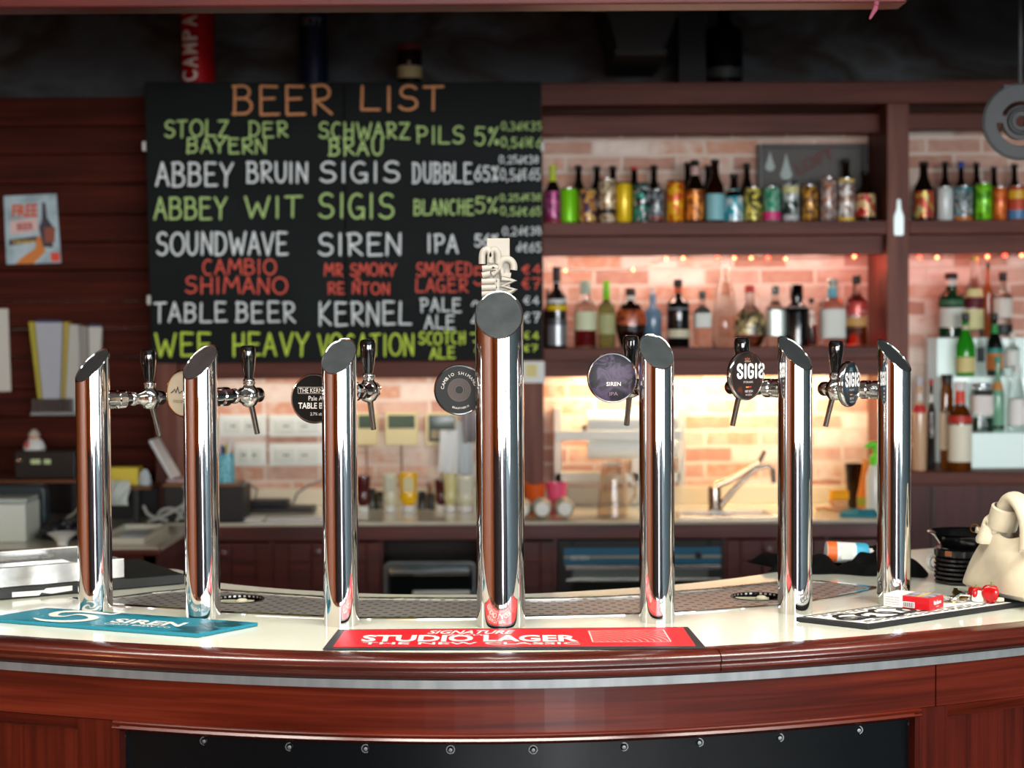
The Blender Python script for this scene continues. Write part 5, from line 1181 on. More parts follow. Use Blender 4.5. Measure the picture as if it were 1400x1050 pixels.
MB().lathe([(0, 0), (.042, 0), (.046, .004), (.058, .022), (.068, .029), (.0705, .0305), (.069, .032), (.058, .026), (.044, .012), (0, .009)], 44).build('dish', mat('#0a0b0c', .12, coat=.6), t, world=False)

# black cloth with tube and white ring
cl0, cl1 = PZ(1050, 783, ZC), PZ(1262, 790, ZC)
zc_ = ZC + .0008
t = thing('black_cloth', 'crumpled black apron cloth lying along the back of the bar', 'cloth', ((cl0 + cl1) / 2).to_tuple()[:2] + (ZC,))
nu, nv = 44, 16; vs = []; fs = []; cu = cl1 - cl0; cu.z = 0; cvv = Vector((0, .17, 0))
def chh(u, v):
    e = min(1, u * 9, (1 - u) * 9) * min(1, v * 5, (1 - v) * 5); e = max(e, 0) ** .6
    return .003 + max(0, e * (.024 - .012 * math.exp(-((u - .5) / .16) ** 2) + .012 * sin(u * 13 + v * 4) * cos(v * 7) + .007 * sin(u * 31 - v * 9) + .014 * math.exp(-((u - .78) / .1) ** 2)))
for j in range(nv + 1):
    for i in range(nu + 1):
        u, v = i / nu, j / nv; p = cl0 + cu * u + cvv * v + Vector((.02 * sin(v * 5), .008 * sin(u * 17), 0)); vs.append((p.x, p.y, zc_ + chh(u, v)))
n0 = len(vs)
for v_ in list(vs): vs.append((v_[0], v_[1], zc_))
for j in range(nv):
    for i in range(nu):
        a = j * (nu + 1) + i; fs.append((a, a + 1, a + nu + 2, a + nu + 1)); fs.append((n0 + a, n0 + a + nu + 1, n0 + a + nu + 2, n0 + a + 1))
bd = [i for i in range(nu + 1)] + [(j + 1) * (nu + 1) - 1 for j in range(1, nv + 1)] + [nv * (nu + 1) + i for i in range(nu - 1, -1, -1)] + [j * (nu + 1) for j in range(nv - 1, 0, -1)]
for a, b in zip(bd, bd[1:] + bd[:1]): fs.append((b, a, n0 + a, n0 + b))
MB().add(vs, fs, None, 0, True).build('cloth', mat('#040405', .85, spec=.15), t)
e_ = cl0 + cu * .87 + Vector((0, -.006, 0)); e_ = Vector((PZ(1249, 772, ZC).x, cl0.y + cu.y * .9 - .002, ZC + .03))
MB().tube([e_ + Vector((.013 * cos(a), .0, .014 * sin(a))) for a in [2 * pi * i / 24 for i in range(24)]], .0045, 8, closed=True).build('white_ring', mat('#d8dad4', .5), t)
# lying wipes tube
tz = ZC + .062; ya = cl0.y + .055
ta, tb_ = P(1129, 752, ya), P(1197, 756, ya); R = 14.5 * ya / FPX
ln = tb_.x - ta.x; tzz = (ta.z + tb_.z) / 2
t = thing('spray_can', 'orange, white and blue tube lying on the black cloth', 'tube', (ta.x, ya, tzz))
Mx = frame((ta.x, ya, tzz), (0, 1, 0), (0, .0, 1), (1, 0, 0)) @ RY(0)
Mx = T(ta.x, ya, tzz) @ RY(pi / 2 + .06)
MB().lathe([(0, 0), (R * .92, 0), (R, .003), (R, ln * .8), (R * .9, ln * .83)], 30, Mx).build('tube_body', mat('#e3e6e0', .35, coat=.2), t)
MB().lathe([(R * 1.006, .001), (R * 1.012, .004), (R * 1.012, ln * .2), (R * 1.006, ln * .2)], 30, Mx).build('orange_band', mat('#e2672a', .4), t)
MB().lathe([(R * 1.006, ln * .58), (R * 1.012, ln * .58), (R * 1.012, ln * .8), (R * .92, ln * .832)], 30, Mx).build('blue_band', mat('#3fa4c4', .4), t)
MB().lathe([(R * .9, ln * .82), (R * .7, ln * .85), (R * .55, ln * .86), (R * .55, ln * .93), (0, ln * .93)], 24, Mx).build('collar', mat('#d9dcd8', .4), t)
MB().box((-.008, -.007, ln * .92), (.018, .007, ln * .99), Mx).build('nozzle', mat('#e6e8e4', .4), t, bevel=.002)
MB().prism(rrect(ta.x + ln * .27, tzz - .013, ta.x + ln * .5, tzz + .014, .002), ya - R - .0012, ya - R + .003).build('label', mat('#cfd4cc', .5), t)

# steel ice bin on black base, left end
zs_ = ZC + .0205
s1_, s2_ = PZ(-60, 826, ZC + .0005), PZ(253, 798.5, ZC + .0005); s4 = PZ(253, 790, ZC + .0005); s3 = Vector((s1_.x, s1_.y + .34, 0))
sd = (s2_ - s1_); sd.z = 0; sL = sd.length; sd.normalize(); sn = Vector((-sd.y, sd.x, 0))
Mb = frame((s1_.x, s1_.y, ZC + .0005), sd, sn, (0, 0, 1))
ib = thing('ice_bin', 'open stainless steel bin on a black rubber base at the left end of the bar', 'bin', (s1_ + sd * sL / 2).to_tuple()[:2] + (ZC,))
MB().box((0, 0, 0), (sL, .27, .02), Mb).build('rubber_base', mat('#101312', .55), ib, bevel=.003)
def loc(px, py, z):
    q = PZ(px, py, z) - Vector((s1_.x, s1_.y, 0)); return q.dot(sd), q.dot(sn)
ue, ve = loc(188, 797, ZC + .0205); hb_ = P(188, 769.5, PZ(188, 797, ZC + .0205).y).z - ZC - .0205
w_ = MB(); t0 = .006; W = .245
w_.box((-.02, .012, .0205), (ue, .012 + t0, .0205 + hb_), Mb); w_.box((-.02, W, .0205), (ue, W + t0, .0205 + hb_), Mb); w_.box((ue - t0, .012 + t0, .0205), (ue, W, .0205 + hb_), Mb); w_.box((-.02, .012 + t0, .0205), (-.014, W, .0205 + hb_), Mb); w_.box((-.014, .012 + t0, .0205), (ue - t0, W, .0235), Mb)
w_.build('bin_shell', STEEL, ib, bevel=.002)
MB().box((.04, .1, .0236), (ue - .06, .2, .0205 + hb_ * .55), Mb).build('inner_tray', CHROME2, ib, bevel=.008)
u0 = loc(12, 803, ZC + .02)[0]; u1 = loc(110, 803, ZC + .02)[0]
MB().prism([(u0, .004), (u0 + .05, .003), (u0 + .055, .008), (u1 - .04, .004), (u1, .007), (u1, .016), (u1 - .05, .015), (u0 + .06, .012), (u0, .013)], -.0012, .0005, Mb).build('torn_label', mat('#d9dad6', .7), ib)

# grey round metal disc hanging at the right edge
Yd = 4.2; dc = P(1393, 167, Yd); s = Yd / FPX
hd_ = thing('hanging_disc', 'round grey metal disc with curved slots hanging at the top right', 'disc', dc.to_tuple())
def circ2(r, a0, a1, n): return [(r * cos(radians(a0 + (a1 - a0) * i / n)), r * sin(radians(a0 + (a1 - a0) * i / n))) for i in range(n + 1)]
lo = circ2(50 * s, 0, 352, 60); sl1 = circ2(33 * s, 185, 300, 16) + circ2(25 * s, 300, 185, 16); sl2 = circ2(27 * s, 40, 160, 14) + circ2(22 * s, 160, 40, 14); ctr = circ2(7 * s, 0, 340, 17)
gm = mat('#3c3e40', .55, .1)
def stand(loops, th):
    b = MB(); b.plate(loops, -th, 0); b.v = [Vector((v.x, v.z, v.y)) + dc for v in b.v]; b.f = [tuple(reversed(f)) for f in b.f]; return b
stand([lo, sl1, sl2, ctr], .02).build('disc_plate', gm, hd_, bevel=.002)
MB().tube([dc + Vector((50 * s * cos(a), -.012, 50 * s * sin(a))) for a in [2 * pi * i / 60 for i in range(60)]], .0045, 8, closed=True).build('rim', mat('#4c4d4e', .45, .3), hd_)
MB().tube([dc + Vector((16 * s * cos(a), -.024, 16 * s * sin(a))) for a in [2 * pi * i / 40 for i in range(40)]], .006, 8, closed=True).build('hub_ring', gm, hd_)
MB().box((dc.x - 24 * s, dc.y - .018, dc.z + 42 * s), (dc.x + 24 * s, dc.y - .002, dc.z + 50 * s)).build('bracket', gm, hd_, bevel=.002)
MB().tube([dc + Vector((0, -.01, 48 * s)), Vector((dc.x, dc.y - .01, HC))], .006, 8).build('rod', gm, hd_)
# pink ribbon end under the gantry
rp = P(1196, 9, 3.595); rb_ = thing('ribbon', 'short pink ribbon end dangling from the gantry', 'ribbon', rp.to_tuple())
MB().tube([P(1198, 4, 3.595), P(1197, 12, 3.595), P(1194, 17, 3.595), P(1189, 26, 3.595)], [.004, .005, .004, .002], 6, flat=.3).build('ribbon_tail', mat('#a8506a', .6), rb_)
MB().lathe([(0, -.005), (.006, -.003), (.006, .004), (0, .006)], 10, T(P(1198, 5, 3.595))).build('knot', mat('#a8506a', .6), rb_)
# ------------------------------------------------------------------ back counter: things against the brick
def zt_at(y): return ztop + .0005
YW_ = YB - .002
def wallbox(name, label, cat, x0, y0, x1, y1, dep, m, group=None, bevel=.003, part='body'):
    c = P((x0 + x1) / 2, (y0 + y1) / 2, YW_); t = thing(name, label, cat, c.to_tuple(), 0, group)
    b = MB(); vbox(b, x0, y0, x1, y1, YW_ - dep, YW_); b.build(part, m, t, bevel=bevel); return t
SOC = mat('#dfe3dc', .4)
for (x0, y0, x1, y1, lab) in ((299, 567, 363.5, 597, 'upper left white double socket on the brick'), (368, 567, 442, 597, 'upper right white double socket on the brick'), (320, 606, 363.5, 637, 'lower left white double socket behind the pen pot'), (368, 606, 442, 637, 'lower right white double socket on the brick')):
    t = wallbox('wall_socket', lab, 'socket', x0, y0, x1, y1, .02, SOC, 'white double sockets on the brick wall', part='plate')
    b = MB(); xm = (x0 + x1) / 2
    for a, c in ((x0 + 7, xm - 2), (xm + 2, x1 - 7)): vbox(b, a, y0 + 7, c, y1 - 6, YW_ - .024, YW_ - .019)
    b.build('socket_insert', mat('#cfd5cc', .4), t, bevel=.002)
    b = MB()
    for a in (.3, .36, .64, .7): p = P(x0 + (x1 - x0) * a, (y0 + y1) / 2, YW_); b.lathe([(0, 0), (.004, 0), (.004, .002), (0, .002)], 8, T(p.x, YW_ - .0235, p.z) @ RX(pi / 2))
    b.build('socket_hole', mat('#3a3c3a', .5), t)
BEI = mat('#d6c896', .45)
for (x0, x1, lab, dark) in ((486, 516, 'beige control box half hidden behind the third tap', 0), (526.5, 571, 'middle beige control box with bright window on the brick', 0), (582, 626, 'beige control box with dark square screen, beside the hanging cloths', 1)):
    t = wallbox('control_box', lab, 'control box', x0, 564, x1, 609, .035, BEI, 'beige control boxes on the brick wall', part='housing')
    b = MB(); vbox(b, x0 + 4, 567.5, x1 - 4, 585.5 if not dark else 604, YW_ - .037, YW_ - .033); b.build('window', mat('#4a5a4c', .06, coat=.8) if not dark else mat('#39463e', .08, coat=.6), t)
    if dark: b = MB(); vbox(b, 589, 588, 604, 600, YW_ - .039, YW_ - .034); b.build('display', mat('#8a7a58', .4), t)
    MB().tube([P((x0 + x1) / 2, 609, YW_ - .012), P((x0 + x1) / 2 + 1, 640, YW_ - .012), P((x0 + x1) / 2 - 1, 663, YW_ - .012)], .0025, 6).build('cable', mat('#8a6a5a', .6), t)
# hanging cloths and bag by the mid post
def cloth(name, label, pts4, Y, m, cat='cloth', wav=5, amp=.006, yh=None):
    (ax, ay), (bx, by), (cx, cy), (dx_, dy_) = pts4; n, mm = 18, 14; vs = []; fs = []
    for th in (0, .004):
        for j in range(mm + 1):
            v = j / mm
            for i in range(n + 1):
                u = i / n; x = (ax + (bx - ax) * u) * (1 - v) + (dx_ + (cx - dx_) * u) * v; y = (ay + (by - ay) * u) * (1 - v) + (dy_ + (cy - dy_) * u) * v
                vs.append(P(x, y, Y + th + amp * sin(u * wav * 2 + v * 1.5) * (.3 + v)))
    k = (n + 1) * (mm + 1)
    for j in range(mm):
        for i in range(n):
            a = j * (n + 1) + i; fs.append((a, a + n + 1, a + n + 2, a + 1)); fs.append((k + a, k + a + 1, k + a + n + 2, k + a + n + 1))
    bd = [i for i in range(n + 1)] + [(j + 1) * (n + 1) - 1 for j in range(1, mm + 1)] + [mm * (n + 1) + i for i in range(n - 1, -1, -1)] + [j * (n + 1) for j in range(mm - 1, 0, -1)]
    for a, b in zip(bd, bd[1:] + bd[:1]): fs.append((a, b, k + b, k + a))
    t = thing(name, label, cat, P(ax, ay, Y).to_tuple()); MB().add(vs, fs, None, 0, True).build('fabric', m, t)
    hk = P((ax + bx) / 2, min(ay, by) + 3, Y); MB().tube([Vector((hk.x, yh or YB - .001, hk.z)), hk + Vector((0, -.012, 0)), hk + Vector((0, -.014, .012))], .003, 8).build('hook', CHROME2, t)
    return t
cloth('tea_towel', 'white tea towel with grey check hanging beside the control boxes', [(602, 588), (626, 588), (625, 648), (599, 645)], 6.015, noisy('check_cloth', [(.3, '#d3d8da'), (.7, '#e2e6e6')], (9, 9, 9), 2, .8), yh=6.06)
cloth('tea_towel', 'pale grey tea towel hanging nearest the tall centre tap', [(624, 575), (646, 580), (648, 652), (622, 650)], 6.043, mat('#b9c4c9', .8))
cloth('plastic_bag', 'crumpled clear plastic bag hung above the towels', [(630, 562), (655, 562), (654, 604), (634, 606)], 5.98, mat('#a9a6aa', .25, trans=.35), 'bag', 8, .01)
# upside-down sauce bottles
def sauce(label, x, w, top, Y, m, cap=WHITE, lab=None, group='upside-down sauce bottles'):
    t, H = root_at('sauce_bottle', label, 'sauce bottle', x, top, ztop + .0005, Y, group); R = w / 2 * Y / FPX
    MB().lathe([(0, 0), (R * .72, 0), (R * .76, .003), (R * .7, H * .17), (0, H * .17)], 22).build('cap', cap, t, world=False)
    MB().lathe([(R * .45, H * .17), (R * .62, H * .2), (R * .95, H * .36), (R * .95, H * .42), (R * .82, H * .47), (R * .9, H * .6), (R, H * .9), (R * .97, H * .98), (R * .8, H), (0, H)], 22, dy=.7).build('bottle_body', m, t, world=False)
    if lab: MB().prism(rrect(-R * .5, H * .52, R * .62, H * .88, .004), -R * .72 - .001, -R * .4).build('label', lab, t, world=False)
YSa = 5.86
KET = mat('#4a0f0c', .2, coat=.4); MAY = mat('#d9d8bc', .3, coat=.3)
sauce('dark red ketchup bottle standing on its white cap beside the third tap', 496, 21, 650, YSa, KET)
sauce('cream mayonnaise bottle left of the yellow mustard', 533, 20, 647, YSa, MAY, lab=mat('#c8c9b4', .6))
sauce('bright yellow mustard bottle upside down on the back counter', 558, 26, 646, YSa, mat('#f2bd08', .3, coat=.3), lab=mat('#d8cfa0', .6))
sauce('dark red sauce bottle right of the mustard behind the knives', 603, 17, 655, YSa + .05, KET)
sauce('slim cream sauce bottle with yellow top near the centre tap', 615, 18, 647, YSa, mat('#cfc98f', .3, coat=.3))
sauce('wide cream mayonnaise bottle nearest the centre tap', 636, 28, 650, YSa, MAY, lab=mat('#c9c9b8', .6))
# dark jars and tools between them
def jar(label, x, w, top, Y, m, lidm=BLACK):
    t, H = root_at('spice_jar', label, 'jar', x, top, ztop + .0005, Y, 'small dark jars between the sauces'); R = w / 2 * Y / FPX
    MB().lathe([(0, 0), (R, 0), (R, H * .75), (R * .8, H * .82), (0, H * .82)], 18).build('jar_body', m, t, world=False)
    MB().lathe([(R * .85, H * .8), (R * .85, H), (0, H)], 18).build('lid', lidm, t, world=False)
jar('dark glass jar beside the ketchup bottle', 509, 11, 668, 5.95, mat('#3a3a30', .15, trans=.3)); jar('olive glass jar left of the mayonnaise', 519, 10, 672, 5.95, mat('#5a5844', .15, trans=.3)); jar('black pepper jar right of the mustard', 577, 12, 672, 5.95, mat('#16140f', .3))
t = thing('knife_block', 'small dark utensil pot with a copper handled tool among the sauces', 'utensil pot', (P(589, 690, 5.94).x, 5.94, ztop + .0005))
MB().lathe([(0, 0), (.012, 0), (.014, .055), (.012, .056), (.011, .004), (0, .004)], 16).build('pot', mat('#241f18', .4), t, world=False)
MB().tube([(0, 0, .01), (.001, .004, .085)], .0045, 8).build('tool_handle', mat('#b5764a', .35, .4), t, world=False)
MB().tube([(-.004, 0, .012), (-.009, .002, .095)], .003, 8).build('tool_handle', mat('#1a1714', .4), t, world=False)
# router, boxes, pen pot left
t = thing('till_box', 'black equipment box with wooden lid behind the second tap', 'box', (P(277, 690, 5.66).x, 5.66, ztop + .0005))
xa_, xb_ = P(224, 690, 5.6).x, P(333, 690, 5.6).x; hz = P(280, 662, 5.6).z - ztop
MB().box((xa_, 5.6, ztop + .0005), (xb_, 5.76, ztop + hz - .008)).build('case', mat('#121110', .5), t, bevel=.003)
MB().box((xa_ - .004, 5.597, ztop + hz - .008), (xb_ - .02, 5.765, ztop + hz)).build('lid', mat('#8a5c34', .5), t, bevel=.002)
zl_ = ztop + hz + .0005
t = thing('tablet_stand', 'white tablet leaning on its pinkish stand above the black box', 'tablet', (P(243, 650, 5.69).x, 5.69, zl_))
MB().box((-.004, -.07, 0), (.006, .07, .15), RY(-.5) @ T(-.0, 0, .016)).build('tablet', mat('#d5d8d8', .35), t, world=False, bevel=.003)
MB().box((-.03, -.05, 0), (.05, .05, .014)).build('stand', mat('#b39a9a', .5), t, world=False, bevel=.004)
t = thing('pen_pot', 'turquoise speckled pen pot with pens on the black box', 'pen pot', (P(309, 660, 5.67).x, 5.67, zl_)); R = 11.5 * 5.67 / FPX
hpp = P(309, 620, 5.67).z - zl_
MB().lathe([(0, 0), (R, 0), (R, hpp), (R * .93, hpp), (R * .9, .004), (0, .004)], 24, sq=4).build('pot', noisy('speckled_turquoise', [(.35, '#2a7f95'), (.5, '#6fc1d0'), (.7, '#8ad0da')], (120, 120, 120), 3, .4), t, world=False)
for a, b, h, m in ((-.012, .0, .04, '#1c4f9a'), (.004, .004, .05, '#e2d21c'), (.012, -.004, .06, '#d6dde2'), (-.004, -.006, .035, '#2a2a2c')):
    MB().tube([(a * .5, b, .006), (a * 1.1, b, hpp + h * .7)], .0045, 8).build('pen', mat(m, .4), t, world=False)
t = thing('router', 'low black router box with cables at the end of the back counter', 'router', (P(368, 705, 5.9).x, 5.9, ztop + .0005))
MB().box((-.09, -.05, 0), (.16, .06, .018)).build('base_box', mat('#141517', .4), t, world=False, bevel=.003)
MB().box((-.065, -.03, .0185), (.07, .05, .042)).build('top_box', mat('#0f1012', .4), t, world=False, bevel=.004)
MB().tube([(-.05, .0, .04), (-.045, .03, .075), (-.085, .05, .095), (-.12, .06, .1)], .0035, 8).build('cable', mat('#6a6c68', .5), t, world=False)
MB().tube([(.08, .01, .018), (.095, .03, .06), (.13, .05, .085), (.2, .07, .11)], .004, 8).build('cable', mat('#7a7a70', .5), t, world=False)
t = thing('paper_sheet', 'white sheets of paper lying on the back counter edge by the router', 'paper', (P(385, 710, 5.65).x, 5.65, ztop + .0005))
MB().box((-.14, -.04, 0), (-.06, .05, .006)).build('notepad', WHITE, t, world=False, bevel=.001)
MB().box((-.05, -.05, 0), (.17, .05, .003), RZ(.1)).build('sheets', mat('#dfe6ea', .5), t, world=False)
t = thing('cable_bundle', 'loose bundle of white cables beside the second tap', 'cable', (P(228, 712, 5.56).x, 5.557, ztop + .0005))
for pl_ in ([(-.06, 0, .005), (-.02, -.01, .02), (.04, .0, .05), (.07, .02, .07)], [(-.04, .03, .008), (-.02, .01, .04), (.02, .02, .045), (.05, .03, .01)], [(.03, .02, .005), (.055, .01, .05), (.06, .03, .1), (.05, .04, .12)], [(-.08, .02, .055), (-.06, .0, .03), (-.03, .01, .015), (0, .02, .006)]):
    MB().tube(smooth_path([Vector(p) for p in pl_], 5), .0055, 8).build('cable', mat('#b9bbb2', .5), t, world=False)

# left wall: poster, paper, brochure rack
YPl = 5.977
t = thing('poster', 'small tilted poster headed FREE with an arm holding a bottle, on the dark planks', 'poster', P(45, 312, YPl).to_tuple())
q = [P(5, 268, YPl), P(77, 265, YPl), P(83.5, 359, YPl), P(9, 361.5, YPl)]
slab(q[0], q[1], q[2], q[3], .002).build('sheet', noisy('poster_sky', [(.35, '#8aa0a6'), (.5, '#a4bcc4'), (.65, '#b4c4ca')], (14, 14, 14), 3, .5), t)
oo = q[3]; ux = q[2] - q[3]; vx = q[0] - q[3]; lu_ = ux.length; lv_ = vx.length
Mp = frame(oo + Vector((0, -.0006, 0)), ux.normalized(), vx.normalized(), (0, -1, 0))
def poly(m, pts2, lift): 
    MB().add([(a * lu_, b * lv_, lift) for a, b in pts2], [tuple(range(len(pts2)))], Mp).build('printed_shape', m, t)
mb = MB(); ptext(mb, 'FREE', Mp @ T(.14 * lu_, .68 * lv_, .0003), .48 * lu_, .19 * lv_, .05, .04); mb.build('lettering', mat('#cf5426', .5), t)
poly(mat('#d9b9b4', .5), [(.1, .43), (.6, .48), (.6, .66), (.1, .63)], .0002)
mb = MB(); ptext(mb, 'BEER', Mp @ T(.22 * lu_, .49 * lv_, .0004), .3 * lu_, .11 * lv_, .05, .03); mb.build('lettering', mat('#a83a36', .5), t)
poly(mat('#3d3a3a', .5), [(.06, .27), (.58, .32), (.58, .4), (.06, .36)], .0002)
mb = MB(); ptext(mb, 'TOMORROW', Mp @ T(.12 * lu_, .295 * lv_, .0004), .42 * lu_, .05 * lv_, .0, .03); mb.build('lettering', mat('#d8b04a', .5), t)
poly(mat('#cc7a34', .5), [(.16, 0), (.5, 0), (.72, .16), (.7, .3), (.62, .42), (.56, .36), (.54, .22), (.3, .1)], .0003)
poly(mat('#3a3440', .5), [(.68, .24), (.86, .22), (.9, .5), (.86, .56), (.78, .66), (.76, .88), (.7, .89), (.68, .62), (.62, .52)], .0005)
poly(mat('#8a4a34', .5), [(.72, .3), (.9, .3), (.92, .52), (.72, .52)], .0007)
poly(mat('#d8442e', .5), [(.82, .02), (.98, .02), (.98, .15), (.82, .15)], .0005)
t = thing('notice_sheet', 'plain white sheet pinned to the planks at the left edge', 'paper', P(0, 480, YPl).to_tuple())
slab(P(-60, 424, YPl), P(11, 422, YPl), P(15, 535, YPl), P(-58, 537, YPl), .002).build('sheet', mat('#c9c6bb', .6), t)
MB().lathe([(0, 0), (.005, 0), (.005, .004), (0, .006)], 12, T(P(-20, 430, YPl)) @ RX(pi / 2)).build('pin', mat('#b03a30', .4), t)
# brochures in a wall rack
rk = thing('brochure_rack', 'small clear acrylic ledge on the planks holding magazines', 'rack', P(88, 566, 5.93).to_tuple())
b = MB(); vbox(b, 42, 563, 135, 568, 5.87, 5.976); b.build('ledge', mat('#9fa5a4', .2, trans=.3), rk)
b = MB(); vbox(b, 44, 545, 100, 563, 5.868, 5.872); b.build('lip', mat('#b9c2c4', .05, trans=.92), rk)
for (x0t, x0b, x1t, x1b, yt_, yy, hx, lab, sp) in ((39, 54, 46.5, 58.5, 440, 5.885, '#a89c2a', 'magazine with yellow-green spine at the left of the rack', None), (48, 60, 85.5, 81.5, 441, 5.89, '#a9adb4', 'grey-white magazine at the front of the rack', '#b4b8bf'), (87.5, 83.5, 93.5, 86.5, 440, 5.885, '#b09a3c', 'second yellow spined magazine in the middle of the rack', None), (95, 88.5, 107, 111, 444, 5.9, '#b4b4ac', 'pale magazine right of the yellow spine in the rack', None), (109, 113, 119, 122, 446, 5.92, '#8d8780', 'grey-brown magazine leaning right in the rack', None), (121, 124, 139, 134, 447, 5.93, '#c2c2b8', 'white magazine at the right end of the rack', None)):
    t = thing('magazine', lab, 'magazine', P((x0t + x1t) / 2, 562, yy).to_tuple(), 0, 'magazines in the wall rack')
    slab(P(x0t, yt_, yy), P(x1t, yt_, yy), P(x1b, 562.3, yy), P(x0b, 562.3, yy), .018 if x1t - x0t > 14 else .05).build('cover', mat(hx, .5), t)
    if x1t - x0t > 14: slab(P(x0t + 2, yt_ - 4, yy + .022), P(x1t - 1, yt_ - 3, yy + .022), P(x1b - 1, 562, yy + .022), P(x0b + 2, 562, yy + .022), .012).build('back_cover', mat('#2a2f5a', .5), t)
# left shelf with radio, figurine
Ysh = 5.6; zsh = P(50, 656, Ysh).z
t = thing('small_shelf', 'dark stand with thin brown shelf at the left carrying the radio', 'shelf', (P(30, 690, Ysh).x, Ysh + .15, zL))
xs0, xs1 = P(-80, 656, Ysh).x, P(104, 656, Ysh).x
MB().box((xs0, Ysh, P(50, 661, Ysh).z), (xs1, 5.97, zsh)).build('shelf_board', mat('#6a3d22', .45), t, bevel=.002)
MB().box((xs1 - .02, Ysh + .02, zL + .0005), (xs1, 5.96, P(50, 661, Ysh).z)).build('side', mat('#0e0c0b', .6), t)
MB().box((xs0, 5.93, zL + .0005), (xs1 - .02, 5.95, P(50, 661, Ysh).z)).build('back', mat('#0e0c0b', .6), t)
t = thing('radio', 'black stereo unit with green display on the left shelf', 'stereo', (P(63, 655, Ysh).x, Ysh + .1, zsh + .0005))
xr0, xr1 = P(20, 640, Ysh + .04).x, P(103, 640, Ysh + .04).x; zr = P(60, 617, Ysh + .04).z
MB().box((xr0, Ysh + .04, zsh + .0005), (xr1, Ysh + .28, zr)).build('case', mat('#0d0c0c', .35), t, bevel=.003)
for a, c in ((42, 55), (60, 69)): 
    b = MB(); vbox(b, a, 628, c, 634.5, Ysh + .038, Ysh + .042); b.build('display', mat('#8f9c72', .4, emit=.35), t)
p = P(27, 630, Ysh + .04); MB().lathe([(0, 0), (.008, 0), (.007, .008), (0, .009)], 14, T(p) @ RX(pi / 2)).build('knob', CHROME2, t)
fg = thing('gnome_figurine', 'little white bearded figurine standing on the black stereo', 'figurine', (P(47, 615, Ysh + .12).x, Ysh + .12, zr + .0005)); s_ = Ysh / FPX
MB().lathe([(0, 0), (15 * s_, 0), (15.5 * s_, 4 * s_), (12 * s_, 12 * s_), (7 * s_, 16 * s_), (0, 16 * s_)], 20, dy=.7).build('robe', mat('#cfd0cc', .5), fg, world=False)
MB().lathe([(0, 12 * s_), (6 * s_, 14 * s_), (7.5 * s_, 18 * s_), (6 * s_, 22 * s_), (0, 24 * s_)], 18).build('head', mat('#c98e6a', .5), fg, world=False)
MB().lathe([(8.4 * s_, 19 * s_), (7.6 * s_, 23 * s_), (3 * s_, 28 * s_), (0, 29 * s_)], 18).build('cap', mat('#b9b2a4', .5), fg, world=False)
MB().lathe([(0, 1 * s_), (4 * s_, 4 * s_), (4.5 * s_, 9 * s_), (0, 15 * s_)], 12, T(-8 * s_, -7 * s_, 0)).build('sleeve', mat('#b8564c', .5), fg, world=False)
# things on the left counter
zq = zL + .0005
t = thing('card_terminal_screen', 'dark teal till monitor seen from behind at the left', 'monitor', (P(30, 730, 5.3).x, 5.3, zq))
a, b_ = P(-60, 664, 5.3), P(62, 720, 5.3)
MB().prism(rrect(a.x, b_.z, b_.x, a.z, .025), 5.3, 5.36).build('housing', mat('#1f3036', .35, coat=.2), t, bevel=.006)
MB().lathe([(.05, 0), (.055, .004), (.03, .015), (.022, .03), (.02, .1), (0, .1)], 20, T(P(52, 730, 5.3).x - .04, 5.38, zq)).build('stand', mat('#16191b', .4), t)
t = thing('receipt_printer', 'white box-shaped receipt printer at the left edge of the counter', 'printer', (P(10, 730, 5.1).x, 5.15, zq))
a, b_ = P(-50, 690, 5.1), P(35, 733, 5.1)
MB().box((a.x, 5.1, zq), (b_.x, 5.26, a.z)).build('housing', mat('#d6e0d6', .45), t, bevel=.004)
MB().box((a.x, 5.12, a.z), (b_.x - .002, 5.255, a.z + .016)).build('lid', mat('#a9b6ae', .45), t, bevel=.004)
t = thing('bowl', 'small white footed bowl on the left counter', 'bowl', (P(84, 742, 5.02).x, 5.03, zq)); s_ = 5.03 / FPX
MB().lathe([(0, 0), (7 * s_, 0), (7 * s_, 3 * s_), (10 * s_, 8 * s_), (20 * s_, 16 * s_), (21 * s_, 17 * s_), (19 * s_, 16.5 * s_), (8 * s_, 8 * s_), (0, 7 * s_)], 28).build('bowl_body', mat('#e3e5e2', .25, coat=.3), t, world=False)
t = thing('crumpled_cloth', 'crumpled black packet behind the white bowl on the left counter', 'packet', (P(95, 728, 5.2).x, 5.2, zq))
vs = []; fs = []; n, m_ = 20, 10
for j in range(m_ + 1):
    for i in range(n):
        th = 2 * pi * i / n; ph = pi / 2 * j / m_; r = .065 * cos(ph) * (1 + .15 * sin(5 * th + 3 * j)); vs.append((r * 1.5 * cos(th), r * .8 * sin(th), .055 * sin(ph) * (1 + .12 * sin(3 * th)) + .0))
for j in range(m_):
    for i in range(n): fs.append((j * n + i, j * n + (i + 1) % n, (j + 1) * n + (i + 1) % n, (j + 1) * n + i))
fs.append(tuple(reversed(range(n))))
MB().add(vs, fs, None, 0, True).build('packet', noisy('crumpled_black', [(.4, '#131419'), (.6, '#1f2128'), (.7, '#7d828c')], (40, 40, 40), 4, .35), t, world=False)
MB().tube([(-.02, .03, .055), (.01, .02, .075), (.03, .0, .095)], .004, 8).build('straw', mat('#9a9888', .5), t, world=False)
